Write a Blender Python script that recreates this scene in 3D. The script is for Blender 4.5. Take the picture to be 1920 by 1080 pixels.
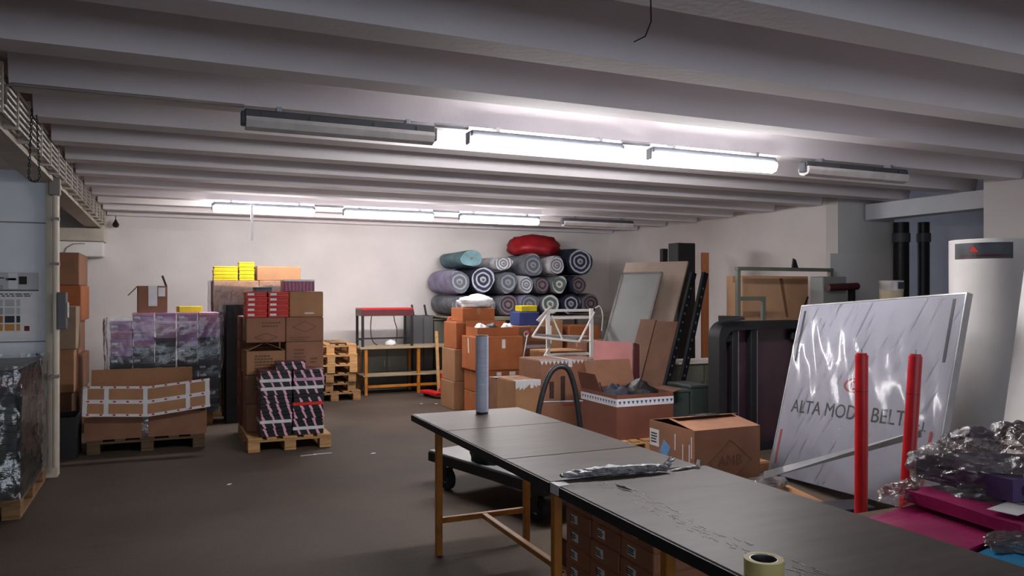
import bpy, bmesh, math, random
from mathutils import Vector, Matrix
for o in list(bpy.data.objects): bpy.data.objects.remove(o, do_unlink=True)
R = math.radians
rnd = random.Random(7)
SC = bpy.context.scene
COL = SC.collection

# ---------------------------------------------------------------- camera, world, exposure
F = 1450.0; YAW = R(24.1); HZ = 550.0; EYE = 1.65          # focal length in px, heading, horizon row, eye height
cd = bpy.data.cameras.new('camera'); cam = bpy.data.objects.new('camera', cd); COL.objects.link(cam)
cd.sensor_width = 36; cd.lens = F / 1920 * 36; cd.shift_y = (HZ - 540) / 1920; cd.clip_start = .05
cam.location = (0, 0, EYE); cam.rotation_euler = (R(90), 0, -YAW); SC.camera = cam
w = bpy.data.worlds.new('world'); SC.world = w; w.use_nodes = True
w.node_tree.nodes['Background'].inputs[0].default_value = (.80, .88, 1.0, 1)
w.node_tree.nodes['Background'].inputs[1].default_value = 2.5
vs = SC.view_settings; vs.view_transform = 'Standard'; vs.look = 'None'; vs.gamma = 1; vs.use_curve_mapping = False
vs.exposure = 0.0
LAMP_POWER = 75.0

# ---------------------------------------------------------------- helpers
sA, cA = math.sin(YAW), math.cos(YAW)
def ray(px, py):
    u = (px - 960) / F; v = (HZ - py) / F
    return Vector((sA + u * cA, cA - u * sA, v))
def at_y(px, py, Y):
    r = ray(px, py); d = Y / r.y
    return Vector((r.x * d, Y, EYE + r.z * d))
def at_z(px, py, z=0):
    r = ray(px, py); d = (z - EYE) / r.z
    return Vector((r.x * d, r.y * d, z))

def lin(c):
    if isinstance(c, str): c = tuple(int(c[i:i+2], 16) / 255 for i in (0, 2, 4))
    return tuple((x / 12.92 if x <= .04045 else ((x + .055) / 1.055) ** 2.4) for x in c)

MATS = {}
def M(name, col, rough=.6, var=.12, scale=6., metal=0., bump=0., bscale=40., coords='Object', spec=.5, stretch=None):
    m = bpy.data.materials.new(name); m.use_nodes = True; MATS[name] = m
    nt = m.node_tree; b = nt.nodes['Principled BSDF']
    c = lin(col)
    b.inputs['Roughness'].default_value = rough; b.inputs['Metallic'].default_value = metal
    b.inputs['Specular IOR Level'].default_value = spec
    b.inputs['Base Color'].default_value = (*c, 1)
    if var or bump:
        tc = nt.nodes.new('ShaderNodeTexCoord'); src = tc.outputs[coords]
        if stretch:
            mp = nt.nodes.new('ShaderNodeMapping'); mp.inputs['Scale'].default_value = stretch
            nt.links.new(src, mp.inputs[0]); src = mp.outputs[0]
    if var:
        n = nt.nodes.new('ShaderNodeTexNoise'); n.inputs['Scale'].default_value = scale; n.inputs['Detail'].default_value = 6
        nt.links.new(src, n.inputs['Vector'])
        r = nt.nodes.new('ShaderNodeValToRGB'); e = r.color_ramp.elements
        e[0].position = .3; e[1].position = .72
        e[0].color = (*[x * (1 - var * 1.6) for x in c], 1); e[1].color = (*[min(1, x * (1 + var)) for x in c], 1)
        oi = nt.nodes.new('ShaderNodeObjectInfo'); hs = nt.nodes.new('ShaderNodeHueSaturation')
        mr = nt.nodes.new('ShaderNodeMapRange'); mr.inputs[3].default_value = 1 - var * .8; mr.inputs[4].default_value = 1 + var * .8
        nt.links.new(oi.outputs['Random'], mr.inputs[0]); nt.links.new(mr.outputs[0], hs.inputs['Value'])
        nt.links.new(n.outputs[0], r.inputs[0]); nt.links.new(r.outputs[0], hs.inputs['Color'])
        nt.links.new(hs.outputs[0], b.inputs['Base Color'])
    if bump:
        n2 = nt.nodes.new('ShaderNodeTexNoise'); n2.inputs['Scale'].default_value = bscale; n2.inputs['Detail'].default_value = 4
        nt.links.new(src, n2.inputs['Vector'])
        bp = nt.nodes.new('ShaderNodeBump'); bp.inputs['Strength'].default_value = bump; bp.inputs['Distance'].default_value = .02
        nt.links.new(n2.outputs[0], bp.inputs['Height']); nt.links.new(bp.outputs[0], b.inputs['Normal'])
    return m

def M_film(name, tint=(.9, .9, .92), gloss=.35, rough=.12, bscale=9., bstr=.8, stretch=(1, 1, 1), milky=.06, sparse=None, rz=0):
    """thin stretch film: mostly clear, glossy wrinkles, slightly milky"""
    m = bpy.data.materials.new(name); m.use_nodes = True; MATS[name] = m
    nt = m.node_tree; nt.nodes.clear()
    out = nt.nodes.new('ShaderNodeOutputMaterial')
    tr = nt.nodes.new('ShaderNodeBsdfTransparent'); tr.inputs[0].default_value = (*tint, 1)
    gl = nt.nodes.new('ShaderNodeBsdfGlossy'); gl.inputs['Roughness'].default_value = rough; gl.inputs[0].default_value = (1, 1, 1, 1)
    di = nt.nodes.new('ShaderNodeBsdfDiffuse'); di.inputs[0].default_value = (.75, .75, .78, 1)
    tc = nt.nodes.new('ShaderNodeTexCoord'); mp = nt.nodes.new('ShaderNodeMapping'); mp.inputs['Scale'].default_value = stretch
    mq = nt.nodes.new('ShaderNodeMapping'); mq.inputs['Rotation'].default_value = (0, 0, rz); nt.links.new(tc.outputs['Object'], mq.inputs[0]); nt.links.new(mq.outputs[0], mp.inputs[0])
    n = nt.nodes.new('ShaderNodeTexNoise'); n.inputs['Scale'].default_value = bscale; n.inputs['Detail'].default_value = 5; n.inputs['Roughness'].default_value = .6
    nt.links.new(mp.outputs[0], n.inputs['Vector'])
    bp = nt.nodes.new('ShaderNodeBump'); bp.inputs['Strength'].default_value = bstr; bp.inputs['Distance'].default_value = .03
    hsrc = n.outputs[0]
    if sparse:
        cr = nt.nodes.new('ShaderNodeValToRGB'); cr.color_ramp.elements[0].position = sparse[0]; cr.color_ramp.elements[1].position = sparse[1]; nt.links.new(hsrc, cr.inputs[0]); hsrc = cr.outputs[0]
    nt.links.new(hsrc, bp.inputs['Height']); nt.links.new(bp.outputs[0], gl.inputs['Normal'])
    fr = nt.nodes.new('ShaderNodeLayerWeight'); fr.inputs[0].default_value = gloss; nt.links.new(bp.outputs[0], fr.inputs['Normal'])
    m1 = nt.nodes.new('ShaderNodeMixShader'); m1.inputs[0].default_value = milky
    nt.links.new(tr.outputs[0], m1.inputs[1]); nt.links.new(di.outputs[0], m1.inputs[2])
    m2 = nt.nodes.new('ShaderNodeMixShader'); nt.links.new(fr.outputs['Fresnel'], m2.inputs[0])
    nt.links.new(m1.outputs[0], m2.inputs[1]); nt.links.new(gl.outputs[0], m2.inputs[2]); nt.links.new(m2.outputs[0], out.inputs[0])
    return m

def M_emit(name, col, s):
    m = bpy.data.materials.new(name); m.use_nodes = True; MATS[name] = m
    b = m.node_tree.nodes['Principled BSDF']; b.inputs['Base Color'].default_value = (.9, .9, .9, 1)
    b.inputs['Emission Color'].default_value = (*col, 1); b.inputs['Emission Strength'].default_value = s
    return m

class MB:
    def __init__(s): s.v = []; s.f = []; s.m = []
    def add(s, vs, fs, mi=0, mat=None):
        n = len(s.v)
        s.v += [tuple(mat @ Vector(v)) if mat else tuple(v) for v in vs]
        s.f += [tuple(i + n for i in f) for f in fs]; s.m += [mi] * len(fs); return s
    def box(s, x0, x1, y0, y1, z0, z1, mi=0, mat=None, bev=0):
        if not bev:
            return s.add([(x0,y0,z0),(x1,y0,z0),(x1,y1,z0),(x0,y1,z0),(x0,y0,z1),(x1,y0,z1),(x1,y1,z1),(x0,y1,z1)],
                  [(0,3,2,1),(4,5,6,7),(0,1,5,4),(1,2,6,5),(2,3,7,6),(3,0,4,7)], mi, mat)
        b = bev; vs = []; idx = {}
        X, Y, Z = (x0, x1), (y0, y1), (z0, z1)
        for i in (0,1):
            for j in (0,1):
                for k in (0,1):
                    sx, sy, sz = (1,-1)[i], (1,-1)[j], (1,-1)[k]
                    idx[i,j,k,0] = len(vs); vs.append((X[i], Y[j]+sy*b, Z[k]+sz*b))
                    idx[i,j,k,1] = len(vs); vs.append((X[i]+sx*b, Y[j], Z[k]+sz*b))
                    idx[i,j,k,2] = len(vs); vs.append((X[i]+sx*b, Y[j]+sy*b, Z[k]))
        fs = []
        I = idx
        for i in (0,1):
            fs.append([I[i,0,0,0],I[i,1,0,0],I[i,1,1,0],I[i,0,1,0]])
            fs.append([I[0,i,0,1],I[1,i,0,1],I[1,i,1,1],I[0,i,1,1]])
            fs.append([I[0,0,i,2],I[1,0,i,2],I[1,1,i,2],I[0,1,i,2]])
        for i in (0,1):
            for j in (0,1):
                fs.append([I[i,j,0,0],I[i,j,1,0],I[i,j,1,1],I[i,j,0,1]])
                fs.append([I[i,0,j,0],I[i,1,j,0],I[i,1,j,2],I[i,0,j,2]])
                fs.append([I[0,i,j,1],I[1,i,j,1],I[1,i,j,2],I[0,i,j,2]])
                for k in (0,1): fs.append([I[i,j,k,0],I[i,j,k,1],I[i,j,k,2]])
        c = Vector(((x0+x1)/2,(y0+y1)/2,(z0+z1)/2)); ff = []
        for q in fs:
            p = [Vector(vs[t]) for t in q]; nrm = (p[1]-p[0]).cross(p[2]-p[0])
            cc = sum(p, Vector()) / len(p)
            ff.append(tuple(q) if nrm.dot(cc - c) > 0 else tuple(reversed(q)))
        return s.add(vs, ff, mi, mat)
    def cyl(s, p0, p1, r0, r1=None, n=16, mi=0, cap=True):
        p0, p1 = Vector(p0), Vector(p1); r1 = r0 if r1 is None else r1
        a = (p1 - p0).normalized(); t = Vector((0,0,1)) if abs(a.z) < .9 else Vector((1,0,0))
        x = a.cross(t).normalized(); y = a.cross(x)
        vs = []
        for k in range(n):
            q = 2*math.pi*k/n; d = x*math.cos(q) + y*math.sin(q)
            vs += [p0 + d*r0, p1 + d*r1]
        fs = [(2*k, 2*k+1, (2*k+3) % (2*n), (2*k+2) % (2*n)) for k in range(n)]
        if cap: fs += [tuple(2*k for k in range(n)), tuple(2*k+1 for k in reversed(range(n)))]
        return s.add(vs, fs, mi)
    def tube(s, pts, r, n=8, mi=0, closed=False):
        pts = [Vector(p) for p in pts]; m = len(pts); vs = []; px = None
        for i, p in enumerate(pts):
            a = pts[(i+1) % m] if (closed or i < m-1) else p
            b = pts[i-1] if (closed or i > 0) else p
            d = (a - b).normalized()
            if px is None:
                t = Vector((0,0,1)) if abs(d.z) < .9 else Vector((1,0,0)); px = d.cross(t).normalized()
            else: px = (px - d * px.dot(d)).normalized()
            y = d.cross(px); rr = r[i] if isinstance(r, (list, tuple)) else r
            vs += [p + (px*math.cos(2*math.pi*k/n) + y*math.sin(2*math.pi*k/n))*rr for k in range(n)]
        fs = []
        for i in range(m if closed else m-1):
            for k in range(n):
                a0 = i*n+k; a1 = i*n+(k+1) % n; j = (i+1) % m
                fs.append((a0, a1, j*n+(k+1) % n, j*n+k))
        if not closed: fs += [tuple(reversed(range(n))), tuple((m-1)*n+k for k in range(n))]
        return s.add(vs, fs, mi)
    def ring(s, c, ax, r_in, r_out, h, n=32, mi=0, mi_in=None):
        """annular solid; ax 'z'"""
        vs = []; fs = []; ms = []
        for k in range(n):
            q = 2*math.pi*k/n; cc, ss = math.cos(q), math.sin(q)
            for rr, z in ((r_out,0),(r_out,h),(r_in,h),(r_in,0)): vs.append((c[0]+cc*rr, c[1]+ss*rr, c[2]+z))
        for k in range(n):
            a, b = 4*k, 4*((k+1) % n)
            for e in range(4): fs.append((a+e, b+e, b+(e+1) % 4, a+(e+1) % 4)); ms.append(mi if e != 2 or mi_in is None else mi_in)
        n0 = len(s.m); s.add(vs, fs, mi); s.m[n0:] = ms; return s
    def slab(s, quad, t, mi=0):
        """a flat board from 4 corners, thickness t behind the face"""
        q = [Vector(p) for p in quad]; n = (q[1]-q[0]).cross(q[2]-q[0]).normalized() * t
        vs = q + [p - n for p in q]
        return s.add(vs, [(0,1,2,3),(7,6,5,4),(0,4,5,1),(1,5,6,2),(2,6,7,3),(3,7,4,0)], mi)
    def grid(s, nu, nv, fn, mi=0, wrap=False):
        vs = [fn(i/(nu if wrap else nu-1), j/(nv-1)) for j in range(nv) for i in range(nu)]
        fs = []
        for j in range(nv-1):
            for i in range(nu if wrap else nu-1):
                i2 = (i+1) % nu; fs.append((j*nu+i, j*nu+i2, (j+1)*nu+i2, (j+1)*nu+i))
        return s.add(vs, fs, mi)
    def mesh(s, name, mats, smooth=False):
        me = bpy.data.meshes.new(name); me.from_pydata(s.v, [], s.f)
        for m in (mats if isinstance(mats, (list, tuple)) else [mats]): me.materials.append(MATS[m] if isinstance(m, str) else m)
        me.polygons.foreach_set('material_index', s.m)
        if smooth: me.polygons.foreach_set('use_smooth', [True]*len(me.polygons))
        bm = bmesh.new(); bm.from_mesh(me); bmesh.ops.recalc_face_normals(bm, faces=bm.faces); bm.to_mesh(me); bm.free()
        me.update(); return me
    def build(s, name, mats, parent=None, smooth=False, loc=None, rot=None):
        return put(name, s.mesh(name, mats, smooth), parent, loc, rot)

def put(name, me, parent=None, loc=None, rot=None):
    o = bpy.data.objects.new(name, me); COL.objects.link(o)
    if parent: o.parent = parent
    if loc is not None: o.location = loc
    if rot is not None: o.rotation_euler = rot
    return o
def smooth_by_angle(o, ang=40):
    me = o.data
    me.polygons.foreach_set('use_smooth', [True]*len(me.polygons))
    try: me.set_sharp_from_angle(angle=R(ang))
    except Exception: pass
    return o
def tag(o, label, cat, group=None):
    o['label'] = label; o['category'] = cat
    if group: o['group'] = group
    return o
def thing(name, label, cat, loc=(0,0,0), rz=0, group=None):
    o = bpy.data.objects.new(name, None); COL.objects.link(o); o.empty_display_size = .1
    o.location = loc; o.rotation_euler = (0, 0, rz); return tag(o, label, cat, group)
def struct(o): o['kind'] = 'structure'; return o
def copy_tree(o, parent=None):
    c = o.copy(); COL.objects.link(c)
    if parent: c.parent = parent
    for ch in list(o.children): copy_tree(ch, c)
    return c
def text_mesh(txt, size, name, mat, parent, loc, rot, ext=.0008, align='CENTER', bold=0):
    cu = bpy.data.curves.new('t', 'FONT'); cu.body = txt; cu.size = size; cu.extrude = ext; cu.align_x = align; cu.align_y = 'CENTER'
    cu.resolution_u = 3; cu.offset = bold
    o = bpy.data.objects.new('t', cu); COL.objects.link(o)
    me = bpy.data.meshes.new_from_object(o.evaluated_get(bpy.context.evaluated_depsgraph_get()))
    bpy.data.objects.remove(o); me.materials.clear(); me.materials.append(MATS[mat])
    return put(name, me, parent, loc, rot)
FRONT = (R(90), 0, 0)            # decal on a face that looks to -y
LEFT = (R(90), 0, R(-90))        # decal on a face that looks to -x
noise = __import__('mathutils').noise
# ---------------------------------------------------------------- materials
M('plaster', 'e2dcd9', .85, .05, 1.5, bump=.12, bscale=30)
M('plaster_right_lit', 'f2ecea', .85, .04, 1.5)  # same wall plaster, colour brightened to stand for light missing on this side
M('plaster_blue', 'c4c8d4', .85, .06, 1.5)
M('plaster_grey', 'd8d6d4', .85, .05, 2)
M('concrete_ceiling', 'e2dde0', .8, .05, .8, bump=.1, bscale=25)
M('white_paint', 'eeebe8', .5, .05, 3)
M('cool_white', 'dde2ea', .45, .05, 3)
M('sign_white', '9898a3', .5, .04, 3)
M('old_cream', 'c9bfae', .6, .1, 4)
M('grey_pipe', '8d8580', .5, .1, 4)
M('dark_steel', '2b2c30', .45, .15, 5, metal=.3)
M('black_metal', '15151a', .55, .2, 5)
M('black_matte', '121216', .75, .15, 5, spec=.15)
M('black_plastic', '101014', .55, .2, 6)
M('black_film', '131317', .5, .3, 9, bump=.6, bscale=14)
M('zinc', '9b9da0', .35, .12, 8, metal=.7)
M('chrome', 'c8c8cc', .2, .05, 8, metal=.9)
M('ochre_paint', 'a8681c', .45, .18, 9)
M('red_paint', 'cf1c26', .35, .12, 5)
M('dark_red', '4f1a20', .45, .15, 5)
M('orange_paint', 'b8481c', .45, .15, 6)
M('grey_green_paint', '6f7268', .5, .08, 4)
M('cabinet_grey', '56575a', .5, .08, 4)
M('green_grey_metal', '3c4643', .5, .1, 4)
M('raw_pine', 'b88d5c', .7, .18, 5, stretch=(1, 9, 9), bump=.1)
M('old_pine', '8f6c45', .75, .22, 5, stretch=(1, 9, 9), bump=.1)
M('dark_pine', '5f4a33', .8, .2, 5, stretch=(1, 9, 9))
M('grey_pine', '9b8a70', .75, .2, 5, stretch=(1, 9, 9))
M('carton_tan', '9c7250', .8, .09, 5, bump=.05)
M('carton_light', 'dcae88', .8, .07, 5)
M('carton_small', 'a06c50', .8, .08, 5)
M('carton_grey', '8b7863', .8, .08, 5)
M('carton_orange', 'a25c30', .75, .1, 5, bump=.05)
M('carton_brown', '8c624a', .78, .1, 5, bump=.05)
M('carton_red_brown', '704131', .75, .1, 5, bump=.05)
M('carton_dark', '6b4a38', .8, .12, 5, bump=.05)
M('carton_inside', '5a4030', .85, .1, 5)
M('tape_brown', 'a5764c', .3, .08, 9)
M('tape_white', 'd6d6da', .35, .06, 12)
M('paper_white', 'dddddf', .6, .05, 9)
M('label_blue', '6f9fd6', .5, .08, 9)
M('ink', '2c2522', .8, .1, 9)
M('ink_soft', '6a4a38', .85, .1, 9)
M('ink_red', 'a82a2c', .6, .1, 9)
M('ink_blue', '2b3a72', .6, .1, 9)
M('sign_ink', '111116', .6, .05, 9)
M('lilac', 'b08cb8', .5, .2, 7)
M('lilac_pink', 'c598b4', .5, .2, 7)
M('slate', '464d56', .45, .3, 7)
M('slate_light', '70777f', .45, .3, 7)
M('yellow_card', 'cbb70f', .5, .12, 9)
M('red_card', 'c4231c', .5, .1, 9)
M('blue_card', '30407e', .5, .1, 9)
M('pink_board', 'c78684', .55, .08, 4)
M('grey_panel', '8b8d8c', .35, .08, 3)
M('tan_board', '9d8b7d', .6, .1, 4)
M('brown_board', '6c4a36', .6, .12, 4)
M('wood_orange', 'b9764a', .6, .12, 5, stretch=(8, 8, 1))
M('purple_glass', '46303a', .3, .2, 3)
M('lid_magenta', 'b01a62', .4, .12, 5)
M('folder_magenta', 'a81860', .38, .15, 4)
M('folder_blue', '1f8fc4', .35, .1, 4)
M('folder_violet', '55406e', .4, .15, 4)
M('green_cloth', '14302b', .7, .3, 9, bump=.5)
M('dark_green_card', '1f332e', .35, .2, 6)
M('dark_red_card', '5c1a22', .4, .2, 6)
M('navy_cloth', '1b2038', .7, .3, 9, bump=.4)
M('film_roll_plastic', 'ccd5ea', .22, .06, 3, bump=.25, bscale=6, stretch=(1, 1, 14))
M('masking_tape', 'd8c884', .55, .06, 9)
M('residue', '9a938b', .5, .1, 20)
M('core_card', '8a8074', .8, .1, 9)
M('cream_plastic', 'd3c6a2', .45, .08, 6)
M('rubber', '17171a', .8, .1, 9)
M('duct_tape', 'a2a3a8', .3, .3, 22, metal=.3, bump=.8, bscale=45)
M('clear_grey_plastic', 'd2cecb', .25, .08, 9)
M('lamp_housing', '4a4e54', .5, .1, 5)
M('teal_cloth', '5f7f86', .8, .2, 6, bump=.4)
M('grey_cloth', '6d7078', .8, .25, 6, bump=.4)
M('red_cloth', 'a0121f', .55, .25, 4, bump=.3, bscale=12)
M('white_cloth', 'cfcdd2', .8, .15, 6, bump=.5)
M('lilac_cloth', '8e8ba8', .8, .2, 6, bump=.4)
M('bulb_black', '1c1c1e', .4)
M('bag_white', 'd4d6da', .3, .1, 9, bump=.7, bscale=10)
M('swatch_grey', '9a9a9c', .6, .04); M('swatch_silver', 'b9babd', .6, .04); M('swatch_orange', 'a4643a', .6, .05)
M('swatch_navy', '20283a', .6, .05); M('swatch_ochre', 'c08a3c', .6, .05); M('swatch_maroon', '5a1420', .6, .05)
M_film('film_clear', gloss=.5, rough=.1, bscale=5, bstr=.6, milky=.04)
M_film('film_sign', tint=(.96, .96, .97), gloss=.2, rough=.1, bscale=2.2, bstr=.9, stretch=(.9, 14.0, 1), milky=.05, sparse=(.60, .72), rz=R(-66))
M_film('film_wrap', gloss=.36, rough=.1, bscale=5, bstr=.6, stretch=(1, 1, .5), milky=.03)
M_film('film_heap', tint=(.86, .84, .82), gloss=.5, rough=.07, bscale=10, bstr=1.0, milky=.07)
M_emit('tube_light', (1.0, .97, .97), LAMP_POWER)

def floor_material():
    m = M('floor_concrete', '4c443e', .75, 0, spec=.18); nt = m.node_tree; b = nt.nodes['Principled BSDF']; L = nt.links.new
    tc = nt.nodes.new('ShaderNodeTexCoord')
    def nz(s, d=6, st=None):
        n = nt.nodes.new('ShaderNodeTexNoise'); n.inputs['Scale'].default_value = s; n.inputs['Detail'].default_value = d
        if st:
            mp = nt.nodes.new('ShaderNodeMapping'); mp.inputs['Scale'].default_value = st; L(tc.outputs['Object'], mp.inputs[0]); L(mp.outputs[0], n.inputs['Vector'])
        else: L(tc.outputs['Object'], n.inputs['Vector'])
        return n
    a = nz(.7); r1 = nt.nodes.new('ShaderNodeValToRGB'); r1.color_ramp.elements[0].color = (*lin('3e352e'), 1); r1.color_ramp.elements[1].color = (*lin('584d44'), 1)
    r1.color_ramp.elements[0].position = .3; r1.color_ramp.elements[1].position = .7; L(a.outputs[0], r1.inputs[0])
    g = nz(60, 3); mx = nt.nodes.new('ShaderNodeMixRGB'); mx.blend_type = 'OVERLAY'; mx.inputs[0].default_value = .35
    L(r1.outputs[0], mx.inputs[1]); L(g.outputs[0], mx.inputs[2])
    s = nz(2.2, 8, (.5, 6, 1)); r2 = nt.nodes.new('ShaderNodeValToRGB'); r2.color_ramp.elements[0].position = .62; r2.color_ramp.elements[1].position = .74
    r2.color_ramp.elements[1].color = (.35, .35, .35, 1); L(s.outputs[0], r2.inputs[0])
    mx2 = nt.nodes.new('ShaderNodeMixRGB'); mx2.blend_type = 'MULTIPLY'; mx2.inputs[2].default_value = (.55, .53, .5, 1)
    L(r2.outputs[0], mx2.inputs[0]); L(mx.outputs[0], mx2.inputs[1]); L(mx2.outputs[0], b.inputs['Base Color'])
    rr = nt.nodes.new('ShaderNodeMapRange'); rr.inputs[3].default_value = .6; rr.inputs[4].default_value = .85; L(a.outputs[0], rr.inputs[0]); L(rr.outputs[0], b.inputs['Roughness'])
floor_material()

def table_material():
    m = M('laminate_grey', '4d4b4c', .4, 0, spec=.17); nt = m.node_tree; b = nt.nodes['Principled BSDF']; L = nt.links.new
    tc = nt.nodes.new('ShaderNodeTexCoord'); mp = nt.nodes.new('ShaderNodeMapping'); mp.inputs['Scale'].default_value = (1, 5, 1); L(tc.outputs['Object'], mp.inputs[0])
    n = nt.nodes.new('ShaderNodeTexNoise'); n.inputs['Scale'].default_value = 2.2; n.inputs['Detail'].default_value = 9; n.inputs['Roughness'].default_value = .7; L(mp.outputs[0], n.inputs['Vector'])
    r = nt.nodes.new('ShaderNodeValToRGB'); r.color_ramp.elements[0].position = .3; r.color_ramp.elements[1].position = .75
    r.color_ramp.elements[0].color = (*lin('423c37'), 1); r.color_ramp.elements[1].color = (*lin('645c55'), 1); L(n.outputs[0], r.inputs[0]); L(r.outputs[0], b.inputs['Base Color'])
    mr = nt.nodes.new('ShaderNodeMapRange'); mr.inputs[3].default_value = .36; mr.inputs[4].default_value = .5; L(n.outputs[0], mr.inputs[0]); L(mr.outputs[0], b.inputs['Roughness'])
table_material()

def stripe_material(name, base, c1, c2, freq, slant, duty, distort=.02, axis=0):
    m = M(name, base, .4, 0); nt = m.node_tree; b = nt.nodes['Principled BSDF']; L = nt.links.new
    tc = nt.nodes.new('ShaderNodeTexCoord'); sp = nt.nodes.new('ShaderNodeSeparateXYZ')
    n = nt.nodes.new('ShaderNodeTexNoise'); n.inputs['Scale'].default_value = 14; L(tc.outputs['Object'], n.inputs['Vector'])
    L(tc.outputs['Object'], sp.inputs[0]); oi = nt.nodes.new('ShaderNodeObjectInfo'); lz = nt.nodes.new('ShaderNodeSeparateXYZ'); L(oi.outputs['Location'], lz.inputs[0])
    def mt(op, a, bb):
        k = nt.nodes.new('ShaderNodeMath'); k.operation = op
        for i, q in enumerate((a, bb)):
            if isinstance(q, (int, float)): k.inputs[i].default_value = q
            else: L(q, k.inputs[i])
        return k.outputs[0]
    t = mt('ADD', mt('ADD', sp.outputs[axis], sp.outputs[1 - axis]), mt('MULTIPLY', sp.outputs[2], slant))
    t = mt('ADD', t, mt('MULTIPLY', n.outputs[0], distort * 5)); t = mt('ADD', mt('MULTIPLY', t, freq), mt('MULTIPLY', lz.outputs[2], 37.3))
    f = mt('LESS_THAN', mt('FRACT', t, 0), duty)
    n2 = nt.nodes.new('ShaderNodeTexNoise'); n2.inputs['Scale'].default_value = 3; L(tc.outputs['Object'], n2.inputs['Vector'])
    pick = mt('GREATER_THAN', n2.outputs[0], .5)
    mc = nt.nodes.new('ShaderNodeMixRGB'); mc.inputs[1].default_value = (*lin(c1), 1); mc.inputs[2].default_value = (*lin(c2), 1); L(pick, mc.inputs[0])
    mx = nt.nodes.new('ShaderNodeMixRGB'); mx.inputs[1].default_value = (*lin(base), 1); L(f, mx.inputs[0]); L(mc.outputs[0], mx.inputs[2]); L(mx.outputs[0], b.inputs['Base Color'])
stripe_material('pink_stripes', '121116', 'd8688f', 'dfa9bb', 10., .45, .25, .01)
stripe_material('red_stripes', '3a2c5c', 'b5304a', 'b5304a', 26., .0, .5, .005)
stripe_material('zigzag_tape', 'd4d6da', '37406a', '37406a', 34., .9, .33, 0)

def spiral_material(name, dark, light, freq):
    m = M(name, light, .7, 0); nt = m.node_tree; b = nt.nodes['Principled BSDF']; L = nt.links.new
    tc = nt.nodes.new('ShaderNodeTexCoord'); mp = nt.nodes.new('ShaderNodeMapping'); mp.inputs['Scale'].default_value = (1, 0, 1); L(tc.outputs['Object'], mp.inputs[0])
    n = nt.nodes.new('ShaderNodeTexNoise'); n.inputs['Scale'].default_value = 7; L(tc.outputs['Object'], n.inputs['Vector'])
    ad = nt.nodes.new('ShaderNodeMixRGB'); ad.blend_type = 'ADD'; ad.inputs[0].default_value = .10; L(mp.outputs[0], ad.inputs[1]); L(n.outputs['Color'], ad.inputs[2])
    wv = nt.nodes.new('ShaderNodeTexWave'); wv.wave_type = 'RINGS'; wv.rings_direction = 'Y'; wv.inputs['Scale'].default_value = freq; wv.inputs['Distortion'].default_value = 2.2; wv.inputs['Detail'].default_value = 3; wv.inputs['Detail Scale'].default_value = 1.6
    L(mp.outputs[0], wv.inputs['Vector'])
    r = nt.nodes.new('ShaderNodeValToRGB'); r.color_ramp.elements[0].color = (*lin(dark), 1); r.color_ramp.elements[1].color = (*lin(light), 1)
    r.color_ramp.elements[0].position = .5; r.color_ramp.elements[1].position = .95; L(wv.outputs[0], r.inputs[0]); L(r.outputs[0], b.inputs['Base Color'])
spiral_material('spiral_navy', '1a1f33', 'a9acbc', 4.0)
spiral_material('spiral_white', '6d7078', 'c4c4ca', 6.)
spiral_material('spiral_grey', '50545c', '858992', 4.)
spiral_material('spiral_brown', '3a2e36', '776b72', 5.)
spiral_material('spiral_green', '55645f', 'c4c9c8', 3.2)

# ---------------------------------------------------------------- the room
RW, BW, RIBZ, DECK = 8.2, 13.5, 2.85, 3.22
def slabwall(name, x0, x1, y0, y1, z0, z1, mat): return struct(MB().box(x0, x1, y0, y1, z0, z1).build(name, mat))
slabwall('floor', -5, 10.6, -9, BW + .2, -.2, 0, 'floor_concrete')
slabwall('wall_back', -5, RW + .3, BW, BW + .2, 0, DECK, 'plaster')
slabwall('wall_right', RW, RW + .25, 7.861, BW, 0, DECK, 'plaster_right_lit')
slabwall('wall_right_near', RW, RW + .25, -9, 5.64, 0, DECK, 'plaster_right_lit')
slabwall('wall_bay_side', RW, 9.26, 7.66, 7.86, 0, DECK, 'plaster_grey')
slabwall('wall_bay_back', 10.3, 10.5, 4.6, 8.8, 0, DECK, 'plaster_blue')
slabwall('wall_bay_far', 9.26, 10.3, 8.6, 8.8, 0, DECK, 'plaster_grey')
slabwall('wall_bay_near', RW + .25, 10.3, 4.6, 4.8, 0, DECK, 'plaster_grey')
slabwall('trim_1', 8.0, 9.28, 7.6, 7.66, 0, 2.18, 'plaster_grey')          # thicker lower part of the bay's side wall
slabwall('trim_2', 8.64, 8.9, 4.8, 7.6, 2.64, RIBZ, 'cool_white')          # lintel over the bay
slabwall('wall_left', -5.2, -5, -9, BW, 0, DECK, 'plaster')
slabwall('wall_partition', -4, -.981, 8.05, 8.13, 0, 2.74, 'cool_white')
ceil = slabwall('ceiling', -5, 10.6, -9, BW + .2, DECK, DECK + .15, 'concrete_ceiling')
slabwall('ceiling_left_bay', -5, -1.10, -9, BW, 2.92, 3.0, 'concrete_ceiling')
# ceiling ribs: tapered precast beams, one piece each
for k in range(-15, 10):
    y = 5.2 + .9 * k
    x1 = 8.15 if (y > 7.5 or y < 5.3) else 8.72
    b, t, h = .11, .20, DECK - RIBZ
    prof = [(y, RIBZ), (y + 2*b, RIBZ), (y + b + t, DECK), (y + b - t, DECK)]
    vs_ = [(x, p[0], p[1]) for x in (-.82, x1) for p in prof]
    MB().add(vs_, [(0,1,2,3),(7,6,5,4),(0,4,5,1),(1,5,6,2),(2,6,7,3),(3,7,4,0)]).build('rib', 'concrete_ceiling', ceil)
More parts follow.
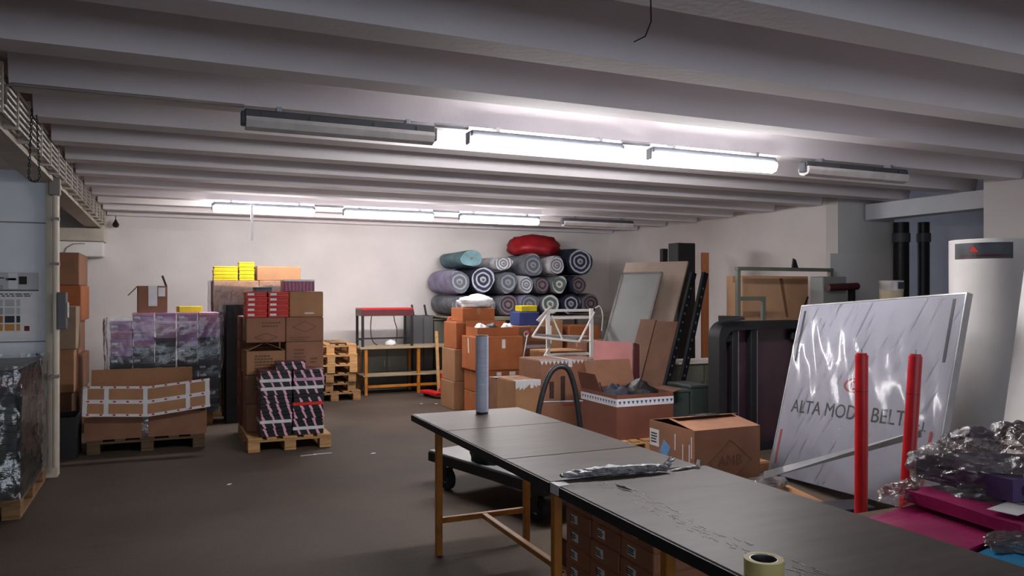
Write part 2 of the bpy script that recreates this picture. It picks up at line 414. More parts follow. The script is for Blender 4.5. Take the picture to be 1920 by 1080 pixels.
# longitudinal beam on the left with its pillar
slabwall('trim_3', -1.10, -.91, -9, BW, 2.64, 2.92, 'old_cream')
slabwall('trim_4', -.98, -.89, 8.0, 8.16, 0, 2.64, 'old_cream')
# seams of the partition boards
for z in (2.28, 1.22):
    MB().box(-4, -.985, 8.044, 8.05, z - .006, z + .006).build('joint', 'grey_pipe', bpy.data.objects['wall_partition'])
# cable pipes along the beam
r_ = thing('pipe_run', 'row of parallel conduit pipes clamped along the beam above the pillar', 'pipes', (-.85, 0, 2.66))
for i in range(6):
    MB().cyl((0, -8.9, .03 + .042*i), (0, 13.35, .03 + .042*i), .013, n=8).build('pipe', 'grey_pipe', r_)
for j in range(26):
    y = .6 + j * .5
    MB().box(-.06, .018, y, y + .03, .0, .285).build('clamp', 'old_cream', r_)
p_ = thing('pillar_conduit', 'vertical conduit pipe with junction box on the cream pillar', 'pipe', (-.92, 7.94, 0))
MB().cyl((.02, 0, .1), (.02, 0, 2.62), .022, n=10).build('pipe', 'old_cream', p_)
MB().box(-.03, .06, -.03, .05, 2.52, 2.68, bev=.008).build('junction_box', 'grey_pipe', p_)
for z in (.9, 1.9, 2.3): MB().box(-.012, .052, -.026, .055, z, z + .025).build('clip', 'grey_pipe', p_)
s_ = thing('switch_box', 'grey electric switch box on the side of the cream pillar', 'switch box', (-.885, 7.95, 1.33))
MB().box(0, .07, -.04, .12, 0, .33, bev=.006).build('case', 'cabinet_grey', s_)
MB().box(.072, .085, .0, .07, .1, .24, bev=.004).build('cover', 'clear_grey_plastic', s_)
h_ = thing('door_housing', 'white boxed housing high on the back wall beside the pipes', 'housing', (-1.7, 13.1, 2.2))
MB().box(0, .84, 0, .39, 0, .22, bev=.01).build('lower_box', 'white_paint', h_)
MB().box(0, .86, -.05, .39, .225, .42, bev=.01).build('upper_box', 'old_cream', h_)
MB().tube([(.32, -.012, .02), (.36, -.014, .12), (.45, -.014, .18), (.6, -.012, .19)], .006).build('cable', 'grey_pipe', h_)
# conduit that leaves the pipes and crosses the ceiling to the lamps
tag(MB().tube([(-.83, 5.16, 2.72), (-.83, 5.16, 2.82), (-.8, 5.16, 2.836), (.45, 5.16, 2.836)], .011).build('ceiling_conduit', 'grey_pipe', smooth=True),
    'thin conduit from the pipe run to the unlit lamp over the open floor', 'pipe', None)
tag(MB().tube([at_y(1220, -8, 2.62), at_y(1221, 40, 2.6), at_y(1210, 68, 2.6), at_y(1188, 79, 2.62)], .003, 6).build('loose_wire', 'bulb_black'), 'thin black wire dangling from a ceiling beam', 'wire')

# ---------------------------------------------------------------- ceiling lamps
def lamp(x, y, lit, label, group):
    t = thing('ceiling_lamp', label, 'lamp', (x, y, RIBZ - .035), 0, group)
    L_ = 1.26
    MB().box(0, L_, -.045, .045, -.05, 0, bev=.008).build('housing', 'lamp_housing', t)
    for xx in (.2, 1.06): MB().box(xx, xx+.03, -.02, .06, 0.0005, .0345).build('hanger', 'zinc', t)
    prof = [(-.058, -.048), (-.068, -.075), (-.05, -.115), (0, -.13), (.05, -.115), (.068, -.075), (.058, -.048)]
    n = len(prof); mb = MB()
    mb.add([(xx, p[0], p[1]) for xx in (.01, L_-.01) for p in prof], [(i, i+1, n+i+1, n+i) for i in range(n-1)] + [tuple(range(n)), tuple(range(n, 2*n)), (0, n-1, 2*n-1, n)])
    d = mb.build('diffuser', 'tube_light' if lit else 'clear_grey_plastic', t)
    for xx in (() if lit else (.12, .42, .84, 1.14)):
        for s in (-1, 1): MB().box(xx-.02, xx+.02, s*.052-.006, s*.052+.006, -.07, -.02).build('clip', 'lamp_housing', t)
    for xx in (0, L_): MB().box(xx-.018, xx+.018, -.035, .035, -.1, -.012, bev=.006).build('end_cap', 'lamp_housing', t)
    return t
ROW1, ROW2 = 5.17, 10.57
lamp(.45, ROW1, False, 'unlit grey batten lamp at the end of the nearer lamp row by the pipe run', None)
lamp(1.98, ROW1, True, 'lit batten lamp between the unlit lamp and another lit one, nearer row', None)
lamp(3.52, ROW1, True, 'lit batten lamp next to the unlit one near the bay lintel, nearer row', None)
lamp(5.12, ROW1, False, 'unlit batten lamp close to the bay lintel', None)
lamp(.55, ROW2, True, 'lit batten lamp with the white strip hanging from it, farther row', None)
lamp(2.22, ROW2, True, 'lit batten lamp in the middle of the three lit ones, farther row', None)
lamp(3.9, ROW2, True, 'lit batten lamp next to the unlit one, farther row', None)
lamp(5.58, ROW2, False, 'unlit batten lamp above the fabric rolls, farther row', None)
for (xa, xb, y, l) in ((1.72, 1.97, ROW1, 'nearer lamp row beside the unlit lamp'), (3.25, 3.51, ROW1, 'nearer lamp row between the two lit lamps'),
                       (1.82, 2.21, ROW2, 'farther lamp row beside the lamp with the strip'), (3.49, 3.89, ROW2, 'farther lamp row beside the middle lamp')):
    tag(MB().cyl((xa, y, 2.832), (xb, y, 2.832), .016, n=10).build('lamp_conduit', 'zinc'), 'short metal conduit joining two lamps, ' + l, 'pipe')
tag(MB().box(.995, 1.03, 10.48, 10.486, 2.33, 2.80).build('hanging_strip', 'paper_white'), 'white strip hanging down from the lit lamp', 'strip')
b_ = thing('hanging_bulb', 'bare bulb on a cord in front of the back wall near the pipes', 'lamp', (at_y(217, 415, 13.36).x, 13.36, 2.70))
MB().tube([(0, 0, .15), (0, 0, .08)], .006).build('cord', 'bulb_black', b_)
smooth_by_angle(MB().tube([(0,0,.085), (0,0,.06), (0,0,.03), (0,0,0), (0,0,-.03), (0,0,-.04)], [.015,.02,.04,.05,.035,.008], 12).build('bulb', 'bulb_black', b_))
# chain loop
def link_chain():
    mb = MB()
    def path(t):
        if t < .45: return Vector((-.012 - .02*(t/.45), 0, .5 - .46*t/.45))
        if t < .55: q = (t-.45)/.1*math.pi; return Vector((-.032*math.cos(q), 0, .04 - .035*math.sin(q)))
        return Vector((.032 - .02*((t-.55)/.45), 0, .04 + .46*(t-.55)/.45))
    n = 44
    for i in range(n):
        a, b = path(i/n), path((i+1)/n); c = (a+b)/2; d = (b-a).normalized(); s = Vector((0,1,0)) if i % 2 else d.cross(Vector((0,1,0)))
        pts = [c + d*(.0145*math.cos(q)) + s*(.0065*math.sin(q)) for q in [k*math.pi/4 for k in range(8)]]
        mb.tube(pts, .003, 5, closed=True)
    return mb
tag(link_chain().build('chain_loop', 'black_metal', loc=(-.815, 6.1, 2.40)), 'dark chain loop hanging from the pipe run by the white partition', 'chain')
# ---------------------------------------------------------------- builders for repeated things
_cache = {}
def cbox(w, d, h, mat, bev=.006, lift=0):
    k = (round(w,3), round(d,3), round(h,3), mat, bev, lift)
    if k not in _cache: _cache[k] = MB().box(-w/2, w/2, -d/2, d/2, lift, lift+h, bev=bev).mesh('box', mat)
    return _cache[k]
def dashes(parent, name, mat, w, h, rows, loc, rot, seed=0, eps=.0015, gap=.5):
    """lines of print too blurred to read: rows of short bars, in the local xy plane"""
    rg = random.Random(seed); mb = MB(); rh = h / rows
    for r in range(rows):
        x = -w/2; y = h/2 - (r + .5) * rh
        end = w/2 - rg.random() * w * .3
        while x < end:
            l = min(rg.uniform(.06, .16) * w, end - x); mb.box(x, x + l, y - rh*gap/2, y + rh*gap/2, 0, eps); x += l + .03 * w
    return mb.build(name, mat, parent, loc=loc, rot=rot)
def diamond(parent, mat, w, h, loc, rot, t=.008):
    mb = MB(); p = [(w/2, 0), (0, h/2), (-w/2, 0), (0, -h/2)]
    for i in range(4):
        a, b = Vector((*p[i], 0)), Vector((*p[(i+1) % 4], 0)); d = (b-a).normalized(); n = Vector((-d.y, d.x, 0)) * t/2
        mb.slab([a-n, b-n, b+n, a+n], -.0015)
    return mb.build('diamond_mark', mat, parent, loc=loc, rot=rot)
def carton(x0, x1, y0, y1, z0, z1, mat, label, rz=0, tape='tape_brown', group=None, tape_dir='y', name='carton', bev=.008, marks=None, stickers=(), side_tape=True):
    """closed cardboard carton: body, two top flaps meeting under a tape that runs down the ends"""
    w, d, h = x1-x0, y1-y0, z1-z0
    t = thing(name, label, 'carton', ((x0+x1)/2, (y0+y1)/2, z0), rz, group)
    put('body', cbox(w, d, h - .004, mat, bev), t)
    if tape_dir == 'y':
        for s in (-1, 1): MB().box(*sorted((s*.0015, s*(w/2-.006))), -d/2+.005, d/2-.005, h-.004, h).build('top_flap', mat, t)
        if tape: MB().box(-.028, .028, -d/2-.0015, d/2+.0015, h, h+.0012).box(-.028, .028, -d/2-.0015, -d/2, h-.09, h).build('tape', tape, t)
    else:
        for s in (-1, 1): MB().box(-w/2+.005, w/2-.005, *sorted((s*.0015, s*(d/2-.006))), h-.004, h).build('top_flap', mat, t)
        if tape: MB().box(-w/2-.0015, w/2+.0015, -.028, .028, h, h+.0012).box(-w/2-.0015, -w/2, -.028, .028, h-.09, h).build('tape', tape, t)
    for st in stickers:      # (face, u, v, w, h, material, tilt): position on the face from its centre
        f, u, v, sw, sh, sm, tl = st
        mb = MB().box(-sw/2, sw/2, -sh/2, sh/2, 0, .0015, mat=Matrix.Rotation(tl, 4, 'Z'))
        if f == 'front': mb.build('sticker', sm, t, loc=(u, -d/2-.0002, h/2+v), rot=FRONT)
        else: mb.build('sticker', sm, t, loc=(-w/2-.0002, -u, h/2+v), rot=LEFT)
    if marks:
        for k, mk in enumerate(marks):
            kind, f, u, v, mw, mh, mm = mk[:7]
            loc, rot = ((u, -d/2-.0003, h/2+v), FRONT) if f == 'front' else ((-w/2-.0003, -u, h/2+v), LEFT)
            if kind == 'dash': dashes(t, 'print', mm, mw, mh, mk[7], loc, rot, seed=k + int(x0*100))
            elif kind == 'diamond': diamond(t, mm, mw, mh, loc, rot)
            elif kind == 'text': text_mesh(mk[7], mh, 'print', mm, t, loc, rot)
    return t
def open_box(parent, w, d, h, mat, inside='carton_inside', th=.006, name='body'):
    mb = MB()
    mb.box(-w/2, w/2, -d/2, d/2, 0, th)
    mb.box(-w/2, -w/2+th, -d/2, d/2, th, h).box(w/2-th, w/2, -d/2, d/2, th, h)
    mb.box(-w/2+th, w/2-th, -d/2, -d/2+th, th, h).box(-w/2+th, w/2-th, d/2-th, d/2, th, h)
    return mb.build(name, mat, parent)
def flap(parent, hinge_a, hinge_b, out, length, mat, skew=0, th=.005):
    """flap hinged on the edge a-b, leaning along vector out"""
    a, b, o = Vector(hinge_a), Vector(hinge_b), Vector(out).normalized() * length
    e = (b - a).normalized() * skew
    return MB().slab([a, b, b + o - e, a + o + e], th).build('flap', mat, parent)

def shoe_box(x, y, z, w, d, h, body, lid, label, group, rz=0, front=None, seed=0, lidh=.35):
    t = thing('shoe_box', label, 'box', (x, y, z), rz, group)
    lh = h * lidh
    put('body', cbox(w-.008, d-.008, h-lh-.001, body, .003), t)
    put('lid', cbox(w, d, lh, lid, .003, round(h-lh, 4)), t)
    if front: front(t, w, d, h, seed)
    return t

def pallet(x0, y0, label, w=.8, d=1.2, z=0, mat='raw_pine', rz=0, group=None, alongx=False):
    t = thing('wooden_pallet', label, 'pallet', (x0 + w/2, y0 + d/2, z), rz, group)
    H = .144
    for i in range(5):      # deck slats run along y... the short ends face the camera
        bw = .1 if i % 2 else .145
        xx = -w/2 + bw/2 + (w - bw) * i/4
        put('slat', cbox(bw, d, .022, mat, .003, .122), t, (xx, 0, 0))
    for j in (-1, 0, 1):
        put('cross_board', cbox(w, .145, .022, mat, .003, .0995), t, (0, j*(d/2-.0725), 0))
        put('base_board', cbox(.12, d, .022, mat, .003, 0), t, (j*(w/2-.06), 0, 0))
        for i in (-1, 0, 1): put('block', cbox(.12, .145, .0775, mat, .004, .022), t, (i*(w/2-.06), j*(d/2-.0725), 0))
    return t

def wrap(x0, x1, y0, y1, z0, z1, parent, mat='film_wrap', amp=.012, n=10, seed=0):
    n *= 3
    """a wrinkled stretch-film skin round a block (four sides and top edge), built in the parent's space"""
    cx, cy = (x0+x1)/2, (y0+y1)/2
    per = []
    for i in range(n): per.append((x0 + (x1-x0)*i/n, y0))
    for i in range(n): per.append((x1, y0 + (y1-y0)*i/n))
    for i in range(n): per.append((x1 - (x1-x0)*i/n, y1))
    for i in range(n): per.append((x0, y1 - (y1-y0)*i/n))
    N = len(per); nv = 36
    def fn(u, v):
        k = int(round(u*N)) % N; px, py = per[k]
        d = Vector((px-cx, py-cy, 0)).normalized()
        zz_ = z0+(z1-z0)*v
        q = amp * (.9 + .9*noise.noise(Vector((px*4+seed, py*4, zz_*4))) + .8*abs(noise.noise(Vector((px*16+seed, py*16, zz_*6)))) + .5*abs(noise.noise(Vector((px*30, py*30+seed, zz_*28)))))
        return Vector((px, py, z0 + (z1-z0)*v)) + d*q
    o = MB().grid(N, nv, fn, wrap=True).build('stretch_film', mat, parent, smooth=True)
    return o

# ---------------------------------------------------------------- long work tables
def seam_boards(t, ys, w, y0):
    for a, b in zip(ys[:-1], ys[1:]):
        put('table_board', cbox(w, b-a-.006, .026, 'laminate_grey', .003, .824), t, (w/2, (a+b)/2-y0, 0))
def work_table(x0, w, ys, label, legs):
    y0 = ys[0]; t = thing('work_table', label, 'table', (x0, y0, 0))
    seam_boards(t, ys, w, y0)
    L_ = ys[-1] - y0
    mb = MB().box(-.008, 0, 0, L_, .806, .846).box(w, w+.008, 0, L_, .806, .846).box(0, w, L_, L_+.008, .806, .846)
    mb.build('edge_band', 'black_plastic', t)
    MB().box(.06, .1, .05, L_-.05, .784, .8235).box(w-.1, w-.06, .05, L_-.05, .784, .8235).build('apron', 'dark_steel', t)
    a, b = legs
    for y in (a, b):
        for x in (.06, w-.10): put('leg', cbox(.04, .04, .784, 'ochre_paint', .004), t, (x+.02, y-y0, 0))
        MB().box(.1, w-.1, y-y0-.016, y-y0+.016, .2, .235, bev=.003).build('crossbar', 'ochre_paint', t)
    MB().box(w/2-.018, w/2+.018, a-y0+.016, b-y0-.016, .2, .232, bev=.003).build('stretcher', 'ochre_paint', t)
    return t
TX, TW = 1.49, .77
tab1 = work_table(TX, TW, [2.93, 3.42, 4.26, 4.95], 'long grey-topped work table with the upright film roll on it', (3.03, 4.64))
tab2 = work_table(TX, TW+.03, [.75, 2.92], 'grey-topped work table with the masking tape roll on it', (1.0, 2.2))
# worn adhesive strip on the second table
mbw = MB(); rg = random.Random(3)
for i in range(170):
    q = rg.random(); y = .55 + 1.55*q; x = .13 + .10*rg.random() + .02*math.sin(9*q)
    l = rg.uniform(.006, .04); wd = rg.uniform(.0015, .005); an = rg.uniform(-.4, .4) + math.pi/2
    mbw.box(-l/2, l/2, -wd/2, wd/2, .8502, .8512, mat=Matrix.Translation((x, y, 0)) @ Matrix.Rotation(an, 4, 'Z'))
mbw.build('adhesive_residue', 'residue', tab2)['kind'] = 'stuff'
MB().box(-.0095, .012, 2.09, 2.165, .81, .8525).box(.0, .05, 2.095, 2.16, .8505, .852).build('edge_tape', 'tape_white', tab2)
# crumpled strip of duct tape across the joint
def wad(name, pts, rad, flat, mat, parent=None, seed=0, n=12, sub=26):
    P_ = [Vector(p) for p in pts]
    def fn(u, v):
        s = v * (len(P_)-1); i = min(int(s), len(P_)-2); c = P_[i].lerp(P_[i+1], s-i)
        r = rad * (math.sin(math.pi*min(max(v, .02), .98)) ** .35)
        a = u*2*math.pi; nn = noise.noise(Vector((math.cos(a)*1.5+seed, math.sin(a)*1.5, s*4)))
        rr = r * (1 + .55*nn)
        return Vector((c.x, c.y + rr*math.cos(a)*1.5, max(c.z, c.z + (rr*math.sin(a)+rad)*flat)))
    return MB().grid(n, sub, fn, wrap=True).build(name, mat, parent)
t = thing('tape_strip', 'crumpled strip of silver duct tape lying over the joint of the work tables', 'tape', (1.49, 2.93, .8505))
wad('crumpled_tape', [(.05, 0, 0), (.16, .0, .002), (.3, -.02, .004), (.45, -.03, .002), (.56, -.05, 0)], .021, .95, 'duct_tape', t, 2)
MB().slab([(.52, -.03, .004), (.60, -.02, .06), (.61, -.05, .055), (.55, -.06, .002)], .002).build('loose_end', 'duct_tape', t)
wad('tape_tail', [(.58, -.05, 0), (.66, -.04, .001), (.76, -.03, 0)], .007, .7, 'duct_tape', t, 5, 8, 10)
MB().slab([(.73, -.03, .003), (.745, -.025, .035), (.757, -.03, .03), (.75, -.035, .002)], .002).build('curled_tip', 'tape_white', t)
tag(wad('tape_scrap', [(1.70, 2.74, .8505), (1.705, 2.70, .853), (1.72, 2.66, .8505)], .006, .8, 'duct_tape', None, 8, 8, 8), 'small curled scrap of tape on the work table', 'tape')
# things on the tables
p = at_z(904, 775, .851)
t = thing('film_roll', 'tall roll of pale blue plastic film standing on the work table', 'plastic roll', p)
smooth_by_angle(MB().tube([(0,0,.012), (0,0,.0125), (0,0,.2), (0,0,.35), (0,0,.515)], [.0, .043, .0425, .043, .042], 28).cyl((0,0,.51), (0,0,.513), .042, n=28).build('film', 'film_roll_plastic', t))
MB().ring((0,0,0), 'z', .03, .041, .0115, 24).build('core', 'dark_steel', t)
MB().ring((0,0,.5155), 'z', .03, .040, .006, 24).build('core', 'core_card', t)
p = at_z(1432, 1076, .8505)
t = thing('masking_tape_roll', 'cream roll of masking tape lying flat on the work table', 'tape roll', p)
smooth_by_angle(MB().ring((0,0,0), 'z', .040, .055, .045, 40).build('tape', 'masking_tape', t))
smooth_by_angle(MB().ring((0,0,.0), 'z', .0365, .0395, .044, 40).build('core', 'zinc', t))

# small cartons on a pallet under the second table
tag(MB().box(1.60, 2.15, 2.15, 3.42, .2355, .255, bev=.003).build('shelf_board', 'old_pine'), 'wooden board laid across the table crossbars under the small cartons', 'board')
n_ = 0
for c, (ya, yb) in enumerate(((2.62, 2.87), (2.88, 3.13), (3.14, 3.38), (2.36, 2.61))):
    rows = (6, 6, 6, 4)[c]
    if c == 3: continue
    for r in range(rows):
        z = .2555 + r*.0865; zz = rnd.uniform(-.006, .006)
        lab = 'small labelled brown carton under the tables, ' + ('column farthest from the platform trolley', 'middle column behind the ochre leg', 'column nearest the platform trolley')[c]
        t = carton(1.80+zz, 2.13+zz, ya, yb-.004, z, z+.086, 'carton_small', lab, tape=None, group='small cartons under the work tables, column %d' % (c+1), bev=.004,
                   stickers=[('left', -.04+.02*rnd.random(), .0, .062, .04, 'paper_white', rnd.uniform(-.06, .06))])
        dashes(t, 'print', 'ink', .05, .028, 3, (-.165-.0022, .04, .043), LEFT, seed=r*7+c)
carton(1.905, 2.13, 3.44, 3.72, 0, .36, 'carton_red_brown', 'brown carton standing on the floor at the end of the small carton stack', tape=None)

# ---------------------------------------------------------------- platform trolley behind the table
t = thing('platform_trolley', 'flat grey platform trolley on black wheels behind the work table', 'trolley', (2.05, 6.31, 0), math.atan2(-.97, .245))
MB().box(0, 1.5, .0, .78, .285, .316, bev=.004).build('deck', 'grey_panel', t)
MB().box(-.005, 1.505, -.008, .02, .225, .3).box(-.005, 1.505, .76, .788, .225, .3).box(-.008, .02, .02, .76, .225, .3).box(1.48, 1.508, .02, .76, .225, .3).build('frame', 'black_metal', t)
for x in (.16, 1.34):
    for y in (.08, .7):
        wq = MB().cyl((x, y-.022, .09), (x, y+.022, .09), .09, n=22).build('wheel', 'rubber', t); smooth_by_angle(wq)
        MB().cyl((x, y-.026, .09), (x, y+.026, .09), .035, n=14).build('hub', 'zinc', wq)
        MB().box(x-.03, x+.03, y-.034, y-.027, .07, .225).box(x-.03, x+.03, y+.027, y+.034, .07, .225).build('fork', 'black_metal', t)
def lump(name, c, r, mat, label, cat, seed=0, amp=.35, n=20, flat=True, parent=None, freq=2.2, zpow=1.):
    c = Vector(c)
    def fn(u, v):
        a = u*2*math.pi; b = (v-.5)*math.pi
        d = Vector((math.cos(a)*math.cos(b), math.sin(a)*math.cos(b), math.sin(b)))
        q = 1 + amp*noise.noise(d*freq + Vector((seed, seed*.7, 0))) + amp*.5*noise.noise(d*freq*2.7 + Vector((seed*1.3, 0, seed)))
        p = Vector((d.x*r[0]*q, d.y*r[1]*q, d.z*r[2]*q))
        if flat and p.z < -r[2]*.55: p.z = -r[2]*.55
        return p + Vector((0, 0, r[2]*.55 if flat else 0))
    o = MB().grid(n, n//2+3, fn, wrap=True).build(name, mat, parent, smooth=True, loc=None if parent is None and False else c)
    if label: tag(o, label, cat)
    return o
lump('crumpled_bag', (2.38, 5.66, .3165), (.19, .15, .13), 'green_cloth', 'crumpled dark green bag lying on the platform trolley', 'bag', 4)

# ---------------------------------------------------------------- hoop-handled cart
t = thing('hoop_cart', 'small cart with a bent black tube handle between the cartons', 'cart', (3.2, 6.62, 0))
MB().box(.02, .58, 0, .68, .14, .17, bev=.004).build('deck', 'dark_steel', t)
for x in (.08, .52):
    for y in (.08, .6): smooth_by_angle(MB().cyl((x-.018, y, .065), (x+.018, y, .065), .065, n=18).box(x-.03, x-.022, y-.02, y+.02, .06, .14).box(x+.022, x+.03, y-.02, y+.02, .06, .14).build('wheel', 'rubber', t))
hp = [at_y(1006, 800, 6.72), at_y(1012, 760, 6.72), at_y(1022, 722, 6.72), at_y(1034, 697, 6.72), at_y(1050, 687, 6.71), at_y(1066, 694, 6.70), at_y(1077, 725, 6.70), at_y(1083, 762, 6.70), at_y(1088, 805, 6.70)]
b0 = Vector((3.26, 6.72, .17)); b1 = Vector((3.73, 6.70, .17))
pts = [b0] + hp + [b1]; o3 = Vector((3.2, 6.62, 0))
def smoothpath(P_, k=4):
    out = []
    for i in range(len(P_)-1):
        p0, p1, p2, p3 = P_[max(i-1, 0)], P_[i], P_[i+1], P_[min(i+2, len(P_)-1)]
        for j in range(k):
            s = j/k; out.append(.5*((2*p1) + (p2-p0)*s + (2*p0-5*p1+4*p2-p3)*s*s + (3*p1-p0-3*p2+p3)*s**3))
    return out + [P_[-1]]
MB().tube([q - o3 for q in smoothpath(pts)], .027, 10).build('handle', 'dark_steel', t, smooth=True)
MB().cyl(at_y(1016, 754, 6.72)-o3, at_y(1092, 752, 6.72)-o3, .010, n=8).build('crossbar', 'zinc', t)
# ---------------------------------------------------------------- cartons behind the table
# large carton with the AMB diamond
t = thing('carton', 'large taped brown carton printed AMB in a diamond, with a raised flap', 'carton', (4.38, 5.605, 0))
w_, d_, h_ = .70, .66, .50
open_box(t, w_, d_, h_, 'carton_brown')
f1 = flap(t, (w_/2, d_/2, h_), (-w_/2+.0, d_/2, h_), (0, -1, .18), .40, 'carton_brown', .03)
flap(t, (-w_/2, -d_/2, h_), (w_/2, -d_/2, h_), (0, 1, .14), .36, 'carton_brown', .0)
flap(t, (-w_/2, d_/2, h_), (-w_/2, -d_/2, h_), (1, 0, -.25), .16, 'carton_brown', .02)
MB().box(-.16, .1, -.1, .0, h_+.075, h_+.078).build('tape', 'film_clear', t)
for (u, v, sw, sh, m_, tl) in ((-.25, .10, .14, .15, 'paper_white', 0), (-.09, .02, .11, .13, 'label_blue', -.5)):
    MB().box(-sw/2, sw/2, -sh/2, sh/2, 0, .0015, mat=Matrix.Rotation(tl, 4, 'Z')).build('sticker', m_, t, loc=(-w_/2-.0003, -u, h_/2+v), rot=LEFT)
dashes(t, 'print', 'ink', .1, .1, 4, (-w_/2-.002, .25, h_/2+.10), LEFT, 3)
for k_, (u, v, hh) in enumerate(((.06, .13, .14), (.17, .05, .16), (.26, .04, .2), (.29, .12, .18))):
    MB().box(-.006, .006, -hh/2, hh/2, 0, .001).build('tape_glint', 'tape_white', t, loc=(-w_/2-.0004, -u, h_/2+v-.02), rot=LEFT)
diamond(t, 'ink_soft', .46, .36, (.02, -d_/2-.0003, .22), FRONT, .006)
text_mesh('AMB', .13, 'print', 'ink_soft', t, (.02, -d_/2-.0008, .22), FRONT)

# open carton with the printed tape band, full of dark bags
pallet(4.16, 6.70, 'wooden pallet under the open carton with the printed tape band', .8, 1.0, mat='raw_pine')
t = thing('open_carton', 'open red-brown carton with white and blue printed tape round its rim', 'carton', (4.555, 7.15, .1445))
w_, d_, h_ = .70, .74, .46
open_box(t, w_, d_, h_, 'carton_red_brown')
MB().box(-w_/2-.002, w_/2+.002, -d_/2-.002, -d_/2-.0005, h_-.12, h_-.04).box(-w_/2-.002, -w_/2-.0005, -d_/2-.002, d_/2, h_-.12, h_-.04).build('tape_band', 'tape_white', t)
mbz = MB()
for i in range(13):
    a = -w_/2 + .02 + .053*i
    mbz.add([(a, -d_/2-.0025, h_-.065), (a+.035, -d_/2-.0025, h_-.065), (a+.018, -d_/2-.0025, h_-.1)], [(0,1,2)])
    a = -d_/2 + .02 + .055*i
    mbz.add([(-w_/2-.0025, a, h_-.065), (-w_/2-.0025, a+.035, h_-.065), (-w_/2-.0025, a+.018, h_-.1)], [(0,1,2)])
mbz.build('tape_print', 'ink_blue', t)['kind'] = 'stuff'
flap(t, (w_/2, d_/2, h_), (-w_/2+.1, d_/2, h_), (-.1, .25, 1), .30, 'carton_brown', .0)
flap(t, (-w_/2, d_/2, h_), (-w_/2, -d_/2+.3, h_), (-.35, 0, 1), .20, 'carton_red_brown', .03)
flap(t, (w_/2, -d_/2, h_), (w_/2, d_/2, h_), (.9, 0, .12), .14, 'carton_dark', .03)
for k_, (dx, dy, r_, m_, l_) in enumerate(((-.15, -.06, (.15, .24, .19), 'navy_cloth', 'dark blue bag stuffed in the open carton'), (.16, -.04, (.14, .26, .2), 'black_film', 'black plastic bag stuffed in the open carton'),
                                   (-.2, .25, (.07, .07, .32), 'black_plastic', 'black upright pouch in the open carton'))):
    lump('stuffed_bag', (4.555+dx, 7.15+dy, .152 + (.225 if k_ < 2 else .0)), r_, m_, l_, 'bag', 11+k_, .3)
lump('packing_layer', (4.56, 7.09, .1515), (.27, .24, .14), 'black_film', 'layer of dark film filling the bottom of the open carton', 'plastic film', 31, .1)
# pink board behind it
tag(MB().slab([(4.50, 7.78, .003), (5.0, 7.75, .003), (5.10, 7.90, 1.06), (4.60, 7.93, 1.09)], -.03).build('pink_board', 'pink_board'), 'dusty pink board leaning behind the open carton', 'board')
tag(MB().slab([(5.04, 7.76, .003), (5.10, 7.75, .003), (5.19, 7.89, 1.03), (5.13, 7.90, 1.05)], -.05).build('dark_batten', 'dark_red'), 'narrow dark board leaning beside the pink board', 'board')

carton(4.03, 4.84, 8.2, 8.8, 0, .855, 'carton_brown', 'tall brown carton with toothed white tape along its top edge', tape='tape_white')
t_ = bpy.data.objects['carton.001'] if False else [o for o in bpy.data.objects if o.get('label', '').startswith('tall brown carton with toothed')][0]
mbz = MB(); n_ = 15
for i in range(n_):
    a = -.405 + .81*i/n_; b = -.405 + .81*(i+1)/n_
    mbz.add([(a, -.303, .85), (b, -.303, .85), ((a+b)/2, -.303, .80), (a, -.3015, .85), (b, -.3015, .85), ((a+b)/2, -.3015, .80)], [(0,1,2),(5,4,3),(0,2,5,3),(1,4,5,2),(0,3,4,1)])
mbz.box(-.405, .405, -.302, -.27, .8551, .8565); mbz.build('toothed_tape', 'tape_white', t_)
for i, (u, hh) in enumerate(((-.1, .32), (-.25, .2))): MB().box(-.03, .03, -hh/2, hh/2, 0, .0012).build('tape', 'film_clear', t_, loc=(u, -.3005, .5), rot=FRONT)
dashes(t_, 'print', 'ink_red', .3, .07, 2, (.05, -.3015, .33), FRONT, 9)
c_ = carton(3.66, 3.99, 8.1, 8.62, 0, .64, 'carton_tan', 'narrow tan carton with torn white tape hanging off its edge', tape='tape_brown')
mbz = MB(); rg = random.Random(5)
for i in range(7): a = -.16+.046*i; mbz.slab([(a, -.2635, .645), (a+.05, -.2635, .645), (a+.045, -.266, .60-.05*rg.random()), (a+.004, -.266, .59-.06*rg.random())], .0015)
mbz.box(-.17, .17, -.265, -.2, .6415, .643); mbz.build('torn_tape', 'tape_white', c_)

# orange and tan cartons, mid room
for k, (z0, z1, dx, m_) in enumerate(((0, .40, 0, 'carton_tan'), (.401, .86, .02, 'carton_tan'), (.862, 1.24, .05, 'carton_orange'))):
    carton(3.70+dx, 4.3, 10.28+.02*k, 10.85, z0, z1, m_, ('tan carton at the bottom of the corner stack facing the open floor', 'tan carton in the middle of the corner stack facing the open floor', 'orange-tan carton on top of the corner stack facing the open floor')[k])
mk = [('dash', 'front', .12, .06, .2, .1, 'ink', 3)]
carton(3.84, 4.34, 9.72, 10.24, 0, .30, 'carton_orange', 'orange carton on the floor under two others behind the film roll', tape_dir='x')
carton(3.84, 4.45, 9.70, 10.24, .302, .60, 'carton_orange', 'orange carton with printed corners between two others behind the film roll', tape_dir='x', stickers=[('front', .0, .10, .07, .05, 'paper_white', 0), ('front', .2, .10, .09, .05, 'paper_white', 0)])
carton(3.80, 4.50, 9.68, 10.24, .602, 1.06, 'carton_orange', 'bright orange carton with a white arrow label behind the film roll', rz=R(-1), tape_dir='x', stickers=[('front', .06, .13, .05, .12, 'paper_white', 0), ('left', .0, .1, .04, .2, 'paper_white', .1)])
t = thing('open_carton', 'low open orange carton of white scraps on top of the bright orange carton', 'carton', (4.17, 10.0, 1.0615))
